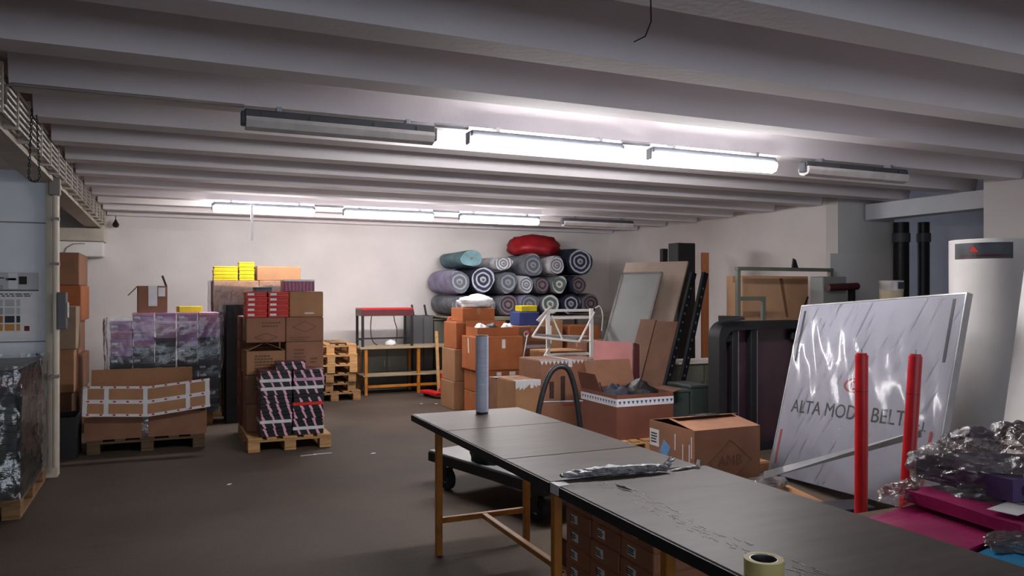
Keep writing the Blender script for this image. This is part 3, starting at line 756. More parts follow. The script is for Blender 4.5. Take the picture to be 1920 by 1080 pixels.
open_box(t, .62, .44, .12, 'carton_orange'); flap(t, (-.31, .22, .12), (.31, .22, .12), (0, .2, 1), .08, 'carton_orange')
for k, (dx, dy) in enumerate(((-.17, 0), (.02, .09), (.18, -.08))): lump('packing_scrap', (4.17+dx, 10.0+dy, 1.0685), (.1, .09, .1), ('bag_white', 'black_film', 'bag_white')[k], ('crumpled white scrap at the open end of the low carton', 'black plastic scrap in the low open carton', 'crumpled white scrap beside the black one in the low carton')[k], 'scrap', 40+k)
carton(3.86, 4.36, 10.36, 10.84, 1.242, 1.44, 'carton_orange', 'flat orange carton under the white plastic bag')
lump('plastic_bag', (4.14, 10.55, 1.444), (.26, .2, .12), 'bag_white', 'white plastic bag lying on a carton in front of the fabric rolls', 'bag', 3, .4)
for k, (z0, z1, m_) in enumerate(((0, .43, 'carton_dark'), (.432, .80, 'carton_red_brown'), (.802, 1.16, 'carton_brown'))):
    c_ = carton(4.74+.02*k, 5.28, 10.5, 11.05, z0, z1, m_, ('dark carton at the bottom of the stack beside the orange cartons', 'red-brown carton in the middle of the stack beside the orange cartons', 'brown carton with a round mark on top of the stack beside the orange cartons')[k],
           stickers=[('front', .05, -.13, .36, .045, 'zigzag_tape', 0)] if k == 2 else ())
    if k == 2: MB().ring((0,0,0), 'z', .025, .045, .0015, 20).build('round_mark', 'tape_white', c_, loc=(-.1, -.277, .24), rot=FRONT)
t = thing('open_carton', 'open tan carton with a whitish lining on the floor behind the hoop cart', 'carton', (4.24, 9.24, 0))
open_box(t, .66, .5, .54, 'carton_brown'); flap(t, (-.33, .25, .54), (.33, .25, .54), (0, -1, .05), .2, 'tape_white'); flap(t, (-.33, -.25, .54), (.33, -.25, .54), (0, 1, .1), .22, 'paper_white')
tag(MB().tube([at_y(975, 716, 8.9), at_y(983, 660, 8.92), at_y(989, 628, 8.94)], .008, 8).tube([at_y(989, 628, 8.94), at_y(990, 620, 8.94)], .011, 8, 1).tube([at_y(975, 716, 8.9), (at_y(975, 716, 8.9).x-.06, 8.88, 0)], .008, 8).build('thin_pole', ['zinc', 'red_paint']), 'thin metal pole with a red tip leaning among the cartons', 'pole')

# ---------------------------------------------------------------- white tubular stand
t = thing('tubular_stand', 'white tubular steel stand with a hinged frame among the cartons', 'stand', (4.67, 9.3, 0)); o3 = Vector((4.67, 9.3, 0))
A, B = Vector((4.69, 9.3, 0)), Vector((5.36, 9.3, 0)); top = 1.44
for q in (A, B):
    put('post', cbox(.05, .04, top, 'white_paint', .004), t, q-o3)
    MB().box(-.025, .025, -.3, .3, .0, .04).build('foot', 'white_paint', t, loc=q-o3+Vector((0, 0, .0)))
for z in (1.40, 1.30, .80): MB().box(.025, .645, -.015, .015, z, z+.035).build('crossbar', 'white_paint', t)
C, D = at_y(998, 631, 8.88), at_y(1086, 641, 8.84); TA, TB = at_y(1030, 583, 9.26), at_y(1114, 586, 9.26)
for a, b, r_ in ((TA, C, .013), (C, D, .015), (D, TB, .015), (at_y(1035, 592, 9.26), at_y(1054, 636, 8.86), .012)): MB().cyl(a-o3, b-o3, r_, n=8).build('frame_bar', 'white_paint', t)
for a, b in ((at_y(1028, 655, 9.26), at_y(997, 706, 8.95)), (at_y(997, 706, 8.95), at_y(1014, 712, 8.95)), (at_y(1118, 640, 9.3), at_y(1085, 638, 9.3))): MB().cyl(a-o3, b-o3, .011, n=8).build('brace', 'white_paint', t)
MB().tube(smoothpath([at_y(1116, 578, 9.25)-o3, at_y(1124, 574, 9.22)-o3, at_y(1130, 590, 9.2)-o3, at_y(1128, 620, 9.22)-o3]), .007).build('loop', 'white_paint', t)
MB().slab([at_y(1005, 600, 9.22)-o3, at_y(1030, 574, 9.22)-o3, at_y(1033, 580, 9.32)-o3, at_y(1010, 603, 9.32)-o3], .012).build('top_plate', 'white_paint', t)
MB().slab([Vector(q)-o3 for q in ((C.x+.05, 8.93, C.z+.016), (D.x-.02, 8.90, D.z+.02), (5.3, 9.27, D.z+.03), (4.73, 9.27, D.z+.06))], -.02).build('tray', 'grey_panel', t)
carton(4.8, 5.5, 9.62, 10.2, 0, .58, 'carton_tan', 'tan carton on the floor behind the white stand', tape_dir='x')
carton(4.82, 5.45, 9.62, 10.15, .582, .84, 'carton_tan', 'tan carton stacked on another behind the white stand', tape_dir='x')
carton(5.52, 6.1, 9.7, 10.3, 0, .95, 'carton_dark', 'dark brown carton behind the white stand beside the leaning panels', tape_dir='x')
# ---------------------------------------------------------------- left stacks
def slot(t, w, d, h, seed):                    # white label strip on a shoe box front
    MB().box(-w*.42, -w*.14, 0, .0012, h*.35, h*.62).build('label', 'tape_white', t, loc=(0, -d/2-.0005, 0), rot=(0,0,0))
def brand_front(t, w, d, h, seed):
    MB().box(-w*.4, -w*.1, -.0012, 0, h*.3, h*.72).build('label', 'paper_white', t, loc=(0, -d/2-.0005, 0))
    dashes(t, 'print', 'carton_tan', w*.32, h*.25, 1, (w*.2, -d/2-.001, h*.48), FRONT, seed)
# low big carton on a pallet
pallet(-.74, 8.95, 'old pallet under the wide low carton with taped flaps', 1.12, .8, mat='dark_pine')
t = thing('open_carton', 'wide low open carton with a sagging flap covered in white and red tape', 'carton', (-.18, 9.32, .145))
w_, d_, h_ = 1.16, .74, .24
open_box(t, w_, d_, h_, 'carton_brown')
flap(t, (w_/2-.12, d_/2, h_), (-w_/2, d_/2, h_), (0, .25, 1), .42, 'carton_tan', .0)
fl = thing  # front flap folded outwards, creased in the middle
def bent(x, v):      # x 0..1, v 0..1 from hinge to free edge
    sag = -.055 + .11*abs(x-.5)
    return Vector((-w_/2 - .01 + (w_+.04)*x, -d_/2 - .02 - .10*(1-v) + .03*v, h_ + .03 + sag*(1-v*.2) + .29*v + .03*x))
mb = MB(); N = 12
mb.grid(N, 2, lambda u, v: bent(u, v)); mb.grid(N, 2, lambda u, v: bent(u, v) + Vector((0, .006, 0)))
mb.build('front_flap', 'carton_tan', t)
tp = MB(); dots = MB()
def strip(x0, x1, v0, v1):
    n = max(2, int((x1-x0)*12)+1)
    tp.grid(n, 2, lambda u, v: bent(x0+(x1-x0)*u, v0+(v1-v0)*v) + Vector((0, -.003, 0)))
for v0, v1 in ((0, .09), (.42, .55), (.92, 1.0)): strip(0, 1, v0, v1)
for x0 in (.0, .16, .46, .80, .96): strip(x0, x0+.035, 0, 1)
for v in (.05, .485, .96):
    for i in range(10):
        c = bent(.04+.1*i, v) + Vector((0, -.005, 0)); dots.box(c.x-.012, c.x+.012, c.y-.0008, c.y+.0008, c.z-.010, c.z+.010)
tp.build('printed_tape', 'tape_white', t); dots.build('tape_print', 'ink_red', t)['kind'] = 'stuff'
MB().box(-.05, .01, -d_/2-.002, -d_/2-.0005, .0, h_).build('tape', 'film_clear', t)

# lilac and slate shoe boxes
pallet(-.66, 10.45, 'pallet under the lilac and slate shoe boxes', 1.2, .8, mat='old_pine')
rg = random.Random(11)
for c in range(5):
    x = -.50 + .248*c + (.0 if c else -.0); h = .1045
    top_n = (11, 12, 12, 12, 12)[c]; lil = (4, 4, 3, 4, 3)[c]
    for r in range(top_n):
        z = .1445 + r*(h+.0008); isl = r >= top_n - lil
        jx, jy = rg.uniform(-.006, .006), rg.uniform(-.012, .012)
        if isl: b_, l_, lab, g_ = ('lilac', 'lilac_pink')[rg.random() < .4], ('lilac', 'lilac_pink')[rg.random() < .6], 'lilac shoe box in the upper layers of the film-wrapped stack', 'lilac shoe boxes'
        else: b_, l_, lab, g_ = 'slate', ('slate', 'slate_light')[rg.random() < .35], 'slate grey shoe box in the lower layers of the film-wrapped stack', 'slate shoe boxes'
        shoe_box(x+jx, 10.68+jy, z, .24, .33, h, b_, l_, lab, g_, front=None if rg.random() < .35 else slot, seed=r)
fw = thing('film_wrap', 'clear stretch film around the lilac and slate shoe boxes', 'plastic film', (0, 0, .15))
wrap(-.66, .64, 10.47, 10.90, 0, 1.2, fw, amp=.02, n=12)
zt = .1445 + 12*.1053
t = thing('open_carton', 'small open tan carton with tape standing on the lilac shoe boxes', 'carton', (-.16, 10.72, zt+.004), R(4))
open_box(t, .33, .30, .33, 'carton_brown'); flap(t, (-.165, -.15, .33), (-.165, .15, .33), (-.7, 0, -.75), .16, 'black_plastic'); flap(t, (.165, -.15, .33), (.165, .15, .33), (-.35, 0, 1), .14, 'carton_dark')
MB().box(-.05, .05, -.1515, -.1505, .08, .33).build('tape', 'tape_white', t); MB().box(.06, .14, -.1515, -.1505, .2, .31).build('tape', 'tape_white', t)
carton(-.56, -.36, 10.58, 10.86, zt-.1, zt-.02, 'carton_dark', 'flat dark carton left on the end column of the lilac stack', tape=None) if False else None
tag(MB().box(-.14, .14, -.07, .07, 0, .075, bev=.004).build('yellow_box', 'yellow_card', loc=(.27, 10.66, zt+.004), rot=(0, 0, R(14))), 'single yellow box lying on top of the lilac shoe boxes', 'box')
# dark column added to stand for the shadowed gap, crate, alcove cartons
t = thing('shade_column', 'tall dark column added for the shadowed gap between the lilac boxes and brown cartons', 'shade column', (.82, 10.62, 0))
MB().box(-.12, .12, -.2, .2, 0, 1.47).build('dark_core', 'black_plastic', t); wrap(-.12, .12, -.2, .2, .0, 1.5, t, 'black_film', .012, 6, 3)
t = thing('plastic_crate', 'black plastic crate on the floor at the foot of the cream pillar', 'crate', (-.98, 9.02, 0))
open_box(t, .34, .5, .42, 'black_plastic', th=.012)
for z in (.1, .22, .34): MB().box(-.176, .176, -.256, -.25, z, z+.02).build('rib', 'black_plastic', t)
zz = 0
for k, (hh, m_, dx) in enumerate(((.44, 'carton_dark', 0), (.44, 'carton_brown', .02), (.42, 'carton_brown', -.03), (.44, 'carton_orange', .02), (.40, 'carton_brown', .0))):
    carton(-1.75, -.97+dx, 10.8, 11.9, zz, zz+hh, m_, 'brown carton in the tall stack behind the cream pillar, ' + ('on the floor', 'second up', 'third up', 'fourth up', 'topmost')[k], tape='tape_brown'); zz += hh + .002
for k in range(3): carton(-1.3, -.99+.02*k, 10.25, 10.7, k*.5, k*.5+.498, ('carton_dark', 'carton_tan', 'carton_grey')[k], ('dark carton at the bottom of the short stack behind the pillar', 'tan carton in the middle of the short stack behind the pillar', 'greyish carton on top of the short stack behind the pillar')[k], tape='tape_brown')

# wrapped tan stack with yellow boxes
pallet(.56, 11.02, 'pallet under the film-wrapped tan cartons with yellow boxes on top', 1.2, .8, mat='old_pine')
for c in range(2):
    for r in range(4): carton(.58+.58*c, 1.155+.58*c, 11.04, 11.78, .145+.42*r, .145+.42*r+.419, 'carton_tan', 'tan carton in the film-wrapped stack below the yellow boxes', tape_dir='x', group='film-wrapped tan cartons')
fw = thing('film_wrap', 'clear stretch film round the tan cartons below the yellow boxes', 'plastic film', (0, 0, .15)); wrap(.56, 1.76, 11.02, 11.8, 0, 1.68, fw, amp=.02, n=10, seed=5)
zt = .145 + 4*.42 + .001
for r in range(4): shoe_box(.735+rnd.uniform(-.006,.006), 11.2, zt+.047*r, .31, .26, .046, 'yellow_card', 'yellow_card', 'yellow box in the wide pile on the wrapped tan cartons', 'yellow boxes, wide pile')
for r in range(5): shoe_box(1.0+rnd.uniform(-.005,.005), 11.2, zt+.050*r, .20, .26, .049, 'yellow_card', 'yellow_card', 'yellow box in the narrow taller pile on the wrapped tan cartons', 'yellow boxes, narrow pile')
carton(1.14, 1.72, 11.1, 11.6, zt, zt+.2, 'carton_tan', 'flat tan carton beside the yellow boxes', tape_dir='x')

# brown cartons, red boxes and striped shoe boxes on the front pallets
pallet(.77, 8.39, 'pale pallet under the striped shoe boxes and brown cartons', .85, 1.2, mat='raw_pine')
mkA = [('dash', 'front', .0, .02, .24, .14, 'ink_soft', 4)]
mkB = [('dash', 'front', -.05, .04, .14, .12, 'ink_soft', 3), ('dash', 'front', .1, -.04, .08, .08, 'ink_soft', 2)]
mkD = [('diamond', 'front', .0, .03, .26, .12, 'ink_soft'), ('dash', 'front', -.05, -.1, .22, .05, 'ink_soft', 2)]
mkE = [('dash', 'front', .06, .06, .2, .07, 'ink_soft', 2), ('diamond', 'front', .0, -.08, .24, .09, 'ink_soft')]
rowz = [(.145, .45), (.452, .772), (.774, 1.11), (1.112, 1.385)]
names = ['floor-level', 'second-layer', 'third-layer', 'top-layer']
for r, (z0, z1) in enumerate(rowz):
    for c in range(2):
        x0 = .79 + .415*c; x1 = x0 + .41
        if c == 0: carton(x0-.02, x1, 9.27, 9.75, z0 if r else .146, z1, 'carton_red_brown', '%s red-brown carton at the back of the pallet of striped boxes' % names[r], tape_dir='x')
        if r == 2 and c == 0: continue
        lab = '%s brown carton on the %s side of the pallet of striped boxes' % (names[r], ('dark-column', 'pallet-stack')[c])
        carton(x0, x1, 8.80, 9.26, z0, z1, 'carton_brown', lab, tape_dir='x', marks=(None, mkB, mkB, mkE if c == 0 else mkD)[r])
t = thing('open_carton', 'tan carton with a lifted lid and printed lines among the brown cartons', 'carton', (.985, 9.0, .774), R(2))
open_box(t, .40, .46, .25, 'carton_tan'); dashes(t, 'print', 'ink_soft', .24, .16, 5, (0, -.2315, .13), FRONT, 2)
flap(t, (-.2, .23, .25), (.2, .23, .25), (0, -1, .1), .24, 'carton_tan'); flap(t, (-.2, -.23, .25), (-.2, .23, .25), (.86, 0, .36), .2, 'carton_tan', .08); flap(t, (.2, .23, .25), (.2, -.23, .25), (-.86, 0, .36), .2, 'carton_tan', .08)
# pink striped shoe boxes
stp = ['pink_stripes']*9
z = .145
lidA = ['pink_stripes', 'tape_white', 'pink_stripes', 'pink_stripes', 'pink_stripes', 'tape_white', 'tape_white', 'pink_stripes']
lidB = ['tape_white', 'pink_stripes', 'pink_stripes', 'red_card', 'black_plastic', 'tape_white', 'lilac_pink', 'pink_stripes']
desc = {'pink_stripes': 'black shoe box with pink stripes', 'tape_white': 'pink striped shoe box with a white band lid', 'red_card': 'pink striped shoe box with its own bright red lid', 'black_plastic': 'striped shoe box with a plain black lid', 'lilac_pink': 'striped shoe box with a dusty pink lid'}
for c, L_ in enumerate((lidA, lidB)):
    for r in range(8):
        jx = rnd.uniform(-.008, .008)
        shoe_box(1.055+.335*c+jx, 8.60+rnd.uniform(-.006, .006), .145+.0865*r, .325, .34, .0855, 'pink_stripes', L_[r], desc[L_[r]] + (', stack without a red lid', ', stack with the red lid')[c], 'striped shoe boxes, ' + ('first', 'second')[c] + ' stack, ' + L_[r].replace('_', ' '), lidh=.4)
shoe_box(1.22, 8.58, .145+.0865*8+.002, .31, .2, .085, 'pink_stripes', 'pink_stripes', 'pink striped shoe box lying alone on top of the striped stacks', None, rz=R(-4))
# red boxes on the cartons
for c in range(2):
    for r in range(5):
        shoe_box(.90+.232*c+rnd.uniform(-.004, .004), 8.98, 1.387+.056*r, .225, .32, .055, 'red_card', 'red_card', 'red box with a white label in the pile ' + ('by the added dark column', 'against the grey-tan carton')[c], 'red boxes on the brown cartons, pile ' + ('one', 'two')[c], front=brand_front, seed=r+9*c)
carton(1.25, 1.62, 8.84, 9.2, 1.387, 1.67, 'carton_tan', 'grey-tan carton beside the red boxes, under the striped red and blue box', tape_dir='x', marks=[('dash', 'front', .05, -.1, .14, .03, 'paper_white', 1)])
shoe_box(1.36, 9.0, 1.673, .34, .3, .13, 'red_stripes', 'tape_white', 'red and blue striped box with a white lid on top of the grey-tan carton', None, lidh=.16)
shoe_box(.98, 9.0, 1.388+.28, .18, .26, .05, 'slate', 'slate', 'dark box with a pale edge lying on the red boxes', None)

# near left: wrapped pallet of dark flat boxes
pallet(-1.97, 6.62, 'pallet under the film-wrapped dark boxes by the white partition', 1.0, 1.3, mat='old_pine')
for r in range(7):
    for c in range(2):
        y = 6.96 + .63*c; m_ = 'dark_green_card' if r < 5 else ('slate' if r == 5 else 'dark_red_card')
        shoe_box(-1.25+rnd.uniform(-.012, .0), y, .145+.135*r, .52, .62, .134, m_, 'dark_green_card' if r != 5 else 'slate', ('dark green flat box in the wrapped stack by the white partition', 'slate flat box in the wrapped stack by the white partition', 'dark red flat box with a green lid on the wrapped stack')[(r >= 5) + (r >= 6)], ('dark green flat boxes', 'slate flat boxes', 'dark red flat boxes')[(r >= 5) + (r >= 6)])
fw = thing('film_wrap', 'crinkled clear film around the dark boxes by the white partition', 'plastic film', (0, 0, .15)); wrap(-1.52, -.975, 6.62, 7.92, 0, .97, fw, 'film_clear', .03, 16, 9)
# poster on the partition
t = thing('poster', 'colour sample poster with small swatches on the white partition', 'poster', (-1.51, 8.04, 1.25))
MB().box(0, .50, 0, .004, 0, .60).build('sheet', 'paper_white', t)
MB().box(.02, .47, -.0015, -.0003, .42, .585).build('picture', 'swatch_silver', t)
for (a, b, c, d, m_) in ((.05, .2, .43, .47, 'swatch_grey'), (.24, .31, .44, .58, 'paper_white'), (.32, .38, .48, .55, 'ink'), (.02, .47, .42, .432, 'slate'), (.22, .30, .515, .535, 'slate'), (.1, .21, .53, .54, 'ink')): MB().box(a, b, -.003, -.0016, c, d).build('picture_detail', m_, t)
dashes(t, 'print', 'ink', .34, .035, 2, (.27, -.0003, .385), FRONT, 4)
for r, ms in enumerate((('swatch_silver', 'swatch_silver', 'swatch_silver', 'swatch_silver'), ('swatch_silver', 'swatch_grey', 'swatch_silver', 'swatch_silver'), ('swatch_orange', 'swatch_orange', 'swatch_navy', 'swatch_navy'), ('swatch_ochre', 'swatch_ochre', 'swatch_ochre', 'swatch_ochre'))):
    for c, m_ in enumerate(ms):
        x = .04+.087*c; wdt = .072 if c < 3 else .028
        MB().box(x, x+wdt, -.0018, -.0003, .285-.072*r, .345-.072*r).build('swatch', m_, t)
MB().box(.36, .40, -.0018, -.0003, .065, .11).build('swatch', 'swatch_maroon', t)
# ---------------------------------------------------------------- back of the room
for k in range(6):
    pallet(1.93+rnd.uniform(-.04, .05), 11.92+rnd.uniform(-.05, .04), ('used wooden pallet at the bottom of the pallet stack', 'used wooden pallet in the lower part of the pallet stack', 'used wooden pallet in the lower part of the pallet stack', 'pale wooden pallet in the upper part of the pallet stack', 'pale wooden pallet in the upper part of the pallet stack', 'pale wooden pallet on top of the pallet stack')[k],
           .8, 1.2, z=.1445*k, mat='old_pine' if k < 3 else 'raw_pine', rz=R(rnd.uniform(-2.5, 2.5)), group=(None, 'lower pallets of the stack', 'lower pallets of the stack', 'upper pallets of the stack', 'upper pallets of the stack', None)[k])
tag(MB().slab([(2.3, 12.0, .8685), (2.55, 11.98, .8685), (2.56, 12.1, .8685), (2.32, 12.12, .8685)], -.012).build('paper_sheet', 'ink'), 'small dark card on the top pallet of the stack', 'card')
# bench
t = thing('work_bench', 'long wooden bench with ochre legs against the back wall', 'bench', (2.84, 12.3, 0))
for k in range(3): put('top_plank', cbox(1.95, .195, .035, 'grey_pine', .004, .745), t, (.975, .1+.2*k, 0))
for k in range(3): put('shelf_plank', cbox(1.85, .18, .025, 'grey_pine', .003, .30), t, (.975, .1+.2*k, 0))
for x in (.1, .98, 1.85):
    for y in (.04, .56): put('leg', cbox(.05, .05, .744, 'ochre_paint', .004), t, (x, y, 0))
    MB().box(x-.02, x+.02, .07, .53, .26, .298).build('shelf_bearer', 'ochre_paint', t)
MB().box(.13, .95, .025, .055, .12, .16).box(1.01, 1.82, .025, .055, .12, .16).build('stretcher', 'ochre_paint', t)
# red-topped machine table on the bench
t = thing('machine_stand', 'black steel stand with a red top on the bench', 'stand', (2.88, 12.36, .781))
MB().box(0, .86, 0, .46, .60, .63, bev=.004).build('top', 'red_paint', t); MB().box(0, .86, -.004, .0, .5, .6).box(.0, .004, 0, .46, .5, .6).build('apron', 'dark_red', t)
for x in (.02, .84):
    for y in (.03, .43): put('leg', cbox(.04, .04, .60, 'black_metal', .004), t, (x, y, 0))
MB().box(.04, .82, .42, .44, .1, .125).box(.01, .03, .05, .41, .1, .12).box(.83, .85, .05, .41, .1, .12).build('rail', 'black_metal', t)
MB().tube(smoothpath([Vector(q) for q in ((.25, .3, .6), (.22, .3, .4), (.22, .3, .2), (.26, .3, .06), (.33, .28, .01))]), .008).build('cable', 'black_metal', t)
MB().tube(smoothpath([Vector(q) for q in ((.6, .3, .6), (.62, .3, .42), (.66, .3, .28), (.66, .3, .12), (.62, .28, .02))]), .008).build('cable', 'black_metal', t)
tag(MB().slab([(3.0, 12.34, .7815), (3.32, 12.33, .7815), (3.3, 12.47, .7815), (2.98, 12.44, .7815)], -.006).build('white_papers', 'paper_white'), 'white papers lying on the bench at the foot of the black stand', 'paper') if False else None
lump('white_adapter', (3.42, 12.60, .781), (.09, .06, .06), 'paper_white', 'small white adapter on the bench under the red-topped stand', 'adapter', 2, .2)
# cabinets behind the bench
def cabinet(x0, x1, y0, y1, h, mat, label):
    t = thing('cabinet', label, 'cabinet', (x0, y0, 0)); w, d = x1-x0, y1-y0
    MB().box(0, w, .02, d, 0, h, bev=.005).build('body', mat, t)
    for s in (0, 1):
        dr = MB().box(.01+s*w/2, (s+1)*w/2-.01, 0, .018, .04, h-.02, bev=.003).build('door', mat, t)
        MB().box(w/2+(-.05 if s == 0 else .035), w/2+(-.035 if s == 0 else .05), -.02, -.0005, h*.55, h*.55+.1).build('handle', 'zinc', dr)
    return t
cabinet(3.02, 3.86, 12.93, 13.4, .74, 'grey_green_paint', 'low grey-green cabinet behind the bench')
cabinet(3.90, 4.28, 12.93, 13.4, 1.26, 'cabinet_grey', 'tall dark grey cabinet behind the bench beside the white wall')
cabinet(4.30, 4.86, 12.93, 13.4, 1.16, 'grey_green_paint', 'tall grey-green cabinet behind the bench next to the fabric rolls')
for k, (x, l) in enumerate(((3.97, 'short black rod standing on the tall dark grey cabinet'), (4.2, 'black rod at the inner edge of the tall dark grey cabinet')    )):
    tag(MB().cyl((x, 13.1, 1.261 if k < 2 else 1.181), (x-.03, 13.12, 1.45), .018, n=8).box(x-.04, x+.04, 13.06, 13.14, 1.2605 if k < 2 else 1.1805, 1.268 if k < 2 else 1.19).build('black_rod', 'black_metal'), l, 'rod')
tag(MB().slab([(4.10, 12.20, .003), (4.15, 12.20, .003), (4.13, 12.27, 1.02), (4.08, 12.27, 1.02)], -.02).build('plank', 'raw_pine'), 'pale narrow plank leaning on the front of the bench', 'plank')
# hand pallet truck
t = thing('pallet_truck', 'orange-red hand pallet truck standing by the bench', 'pallet truck', (4.1, 11.4, 0), R(12))
MB().box(-.18, .18, 0, .12, .08, .42, bev=.02).build('pump_body', 'red_paint', t)
for s in (-1, 1): MB().box(s*.17-.08, s*.17+.08, .12, .62, .05, .10, bev=.01).build('fork', 'red_paint', t)
MB().cyl((0, -.02, .4), (0, -.06, 1.0), .02, n=10).build('shaft', 'orange_paint', t)
MB().tube(smoothpath([Vector(q) for q in ((0, -.06, .96), (-.12, -.065, 1.12), (-.16, -.07, 1.2), (-.1, -.07, 1.28), (.1, -.07, 1.28), (.16, -.07, 1.2), (.12, -.065, 1.12), (0, -.06, .96))]), .016, 8).build('handle', 'orange_paint', t)
smooth_by_angle(MB().cyl((-.05, -.03, .08), (.05, -.03, .08), .08, n=18).build('wheel', 'rubber', t))
for s in (-1, 1): smooth_by_angle(MB().cyl((s*.17-.04, .54, .035), (s*.17+.04, .54, .035), .035, n=14).build('roller', 'rubber', t))

# fabric roll rack
t = thing('storage_rack', 'grey steel rack carrying the fabric rolls at the back wall', 'rack', (4.9, 12.25, 0)); RX = 2.6
RX0 = 4.32
t.location.x = RX0; RX = 3.08
for x in (.6, 1.7, 3.03):
    for y in (.03, 1.1): put('post', cbox(.05, .05, 1.19, 'grey_green_paint', .003), t, (x, y, 0))
for z in (1.19, .6):
    MB().box(.0 if z > 1 else .57, RX, 0, .05, z, z+.04).box(.0 if z > 1 else .57, RX, 1.08, 1.13, z, z+.04).build('beam', 'grey_green_paint', t)
    for k in range(5): put('shelf_board', cbox(RX if z > 1 else RX-.6, .2, .02, 'grey_pine', .003, z+.0405), t, (RX/2 if z > 1 else RX/2+.285, .12+.222*k, 0))
for a, b in ((4.99, 'yellow'), ): pass
carton(4.86, 5.2, 10.6, 10.95, 1.1625, 1.37, 'blue_card', 'dark blue carton on the carton stack below the fabric rolls', tape=None)
tag(MB().box(-.13, .13, -.12, .12, 0, .09, bev=.006).build('yellow_box', 'yellow_card', loc=(5.05, 10.76, 1.3725)), 'yellow box on the dark blue carton below the fabric rolls', 'box')
carton(5.6, 6.1, 11.5, 12.05, 0, .62, 'carton_tan', 'tan carton on the floor below the fabric rolls', tape_dir='x')
carton(5.6, 6.08, 11.5, 12.0, .622, 1.2, 'carton_tan', 'tall tan carton stacked below the fabric rolls', tape_dir='x', stickers=[('front', 0, .05, .05, .3, 'paper_white', 0)])
carton(6.2, 6.8, 11.5, 12.05, 0, 1.1, 'carton_orange', 'tall orange carton on the floor below the fabric rolls', tape_dir='x')
def fabric_roll(px, py, rx, rz_, L_, body, end, label, y0=12.2, z=None, sq=1.0, tilt=0):
    c = at_y(px, py, y0); s = (c - Vector((0, 0, EYE))).dot(Vector((sA, cA, 0))) / F
    a, b = rx*s, rz_*s
    if z is not None: c.z = z + b
    t = thing('fabric_roll', label, 'fabric roll', c, R(tilt)); n = 28; mb = MB(); rg = random.Random(px)
    ph = rg.random()*6
    def fn(u, v):
        q = u*2*math.pi; k = 1 + .07*math.sin(2*q+ph) + .05*math.sin(3*q+ph*2+v*3) + .05*noise.noise(Vector((math.cos(q)*2, math.sin(q)*2, v*2+ph)))
        e = 1 - .06*(1-min(1, v*12))
        return Vector((a*k*e*math.cos(q), v*L_, b*k*e*math.sin(q)))
    mb.grid(n, 8, fn, wrap=True); mb.build('wound_cloth', body, t, smooth=True)
    me = MB().add([fn(i/n, 0)*.985 + Vector((0, -.003+.02*0, 0)) for i in range(n)] + [Vector((0, .012, 0))], [(i, (i+1) % n, n) for i in range(n)]).build('spiral_end', end, t)
    MB().ring((0,0,0), 'z', a*.06, a*.12, .015, 12).build('core', 'core_card', t, loc=(0, -.002, 0), rot=FRONT)
    MB().add([fn(i/n, 1) for i in range(n)], [tuple(range(n))]).build('back_end', end, t)
    return t
S0 = 1.268; S1 = 1.645
for k, (px, rx, body, end, lab) in enumerate(((868, 21, 'grey_cloth', 'spiral_grey', 'grey fabric roll on the rack at the bench end'), (911, 21, 'navy_cloth', 'spiral_grey', 'dark blue fabric roll on the rack under the large navy one'), (953, 20, 'grey_cloth', 'spiral_brown', 'grey fabric roll with a brownish end on the rack'),
        (993, 19, 'lilac_cloth', 'spiral_grey', 'lilac-grey fabric roll on the rack under the small white-ringed one'), (1032, 19, 'grey_cloth', 'spiral_green', 'grey fabric roll with a greenish end on the rack'), (1071, 19, 'navy_cloth', 'spiral_navy', 'navy fabric roll on the rack near the corner'), (1108, 17, 'grey_cloth', 'spiral_brown', 'small grey fabric roll on the rack at the corner end'))):
    fabric_roll(px, 575, rx, 20, 1.15, body, end, lab, z=S0, y0=12.25)
fabric_roll(862, 520, 21, 22, 1.15, 'lilac_cloth', 'spiral_grey', 'lilac-grey fabric roll at the bench end of the middle row', z=S1)
fabric_roll(906, 520, 25, 26, 1.15, 'navy_cloth', 'spiral_navy', 'large navy fabric roll with white layers showing in its spiral end', z=S1)
fabric_roll(953, 535, 20, 21, 1.15, 'grey_cloth', 'spiral_grey', 'plain grey fabric roll between the large navy one and the small white-ringed one', z=S1)
fabric_roll(987, 530, 14, 17, 1.15, 'white_cloth', 'spiral_white', 'small fabric roll with fine white rings at its end', z=S1)
fabric_roll(1017, 535, 14, 16, 1.15, 'grey_cloth', 'spiral_brown', 'small dark brown fabric roll in the middle row', z=S1)
fabric_roll(1049, 533, 16, 17, 1.15, 'grey_cloth', 'spiral_green', 'grey-green fabric roll with one pale ring in the middle row', z=S1)
fabric_roll(1085, 537, 17, 16, 1.15, 'navy_cloth', 'spiral_brown', 'small dark fabric roll at the corner end of the middle row', z=S1)
fabric_roll(884, 484, 25, 15, 1.05, 'teal_cloth', 'teal_cloth', 'flattened teal fabric roll lying on the large navy roll', z=S1+.46)
fabric_roll(944, 482, 20, 13, 1.05, 'white_cloth', 'spiral_white', 'white fabric roll on top of the plain grey roll', z=S1+.40)
fabric_roll(1000, 492, 22, 21, 1.05, 'grey_cloth', 'spiral_grey', 'thick grey fabric roll right under the red bundle', z=S1+.30)
fabric_roll(1044, 499, 17, 17, 1.05, 'white_cloth', 'spiral_white', 'crumpled white fabric roll beside the thick grey one under the red bundle', z=S1+.34)
fabric_roll(1088, 480, 27, 25, 1.05, 'navy_cloth', 'spiral_navy', 'dark fabric roll with pale folds at the corner end of the top row', z=S1+.335, tilt=-6)
c = at_y(1012, 478, 12.5); lump('red_bundle', (c.x-.03, 12.7, c.z+.0), (.49, .42, .24), 'red_cloth', 'big red fabric bundle on top of the fabric rolls', 'fabric bundle', 6, .18, 28)
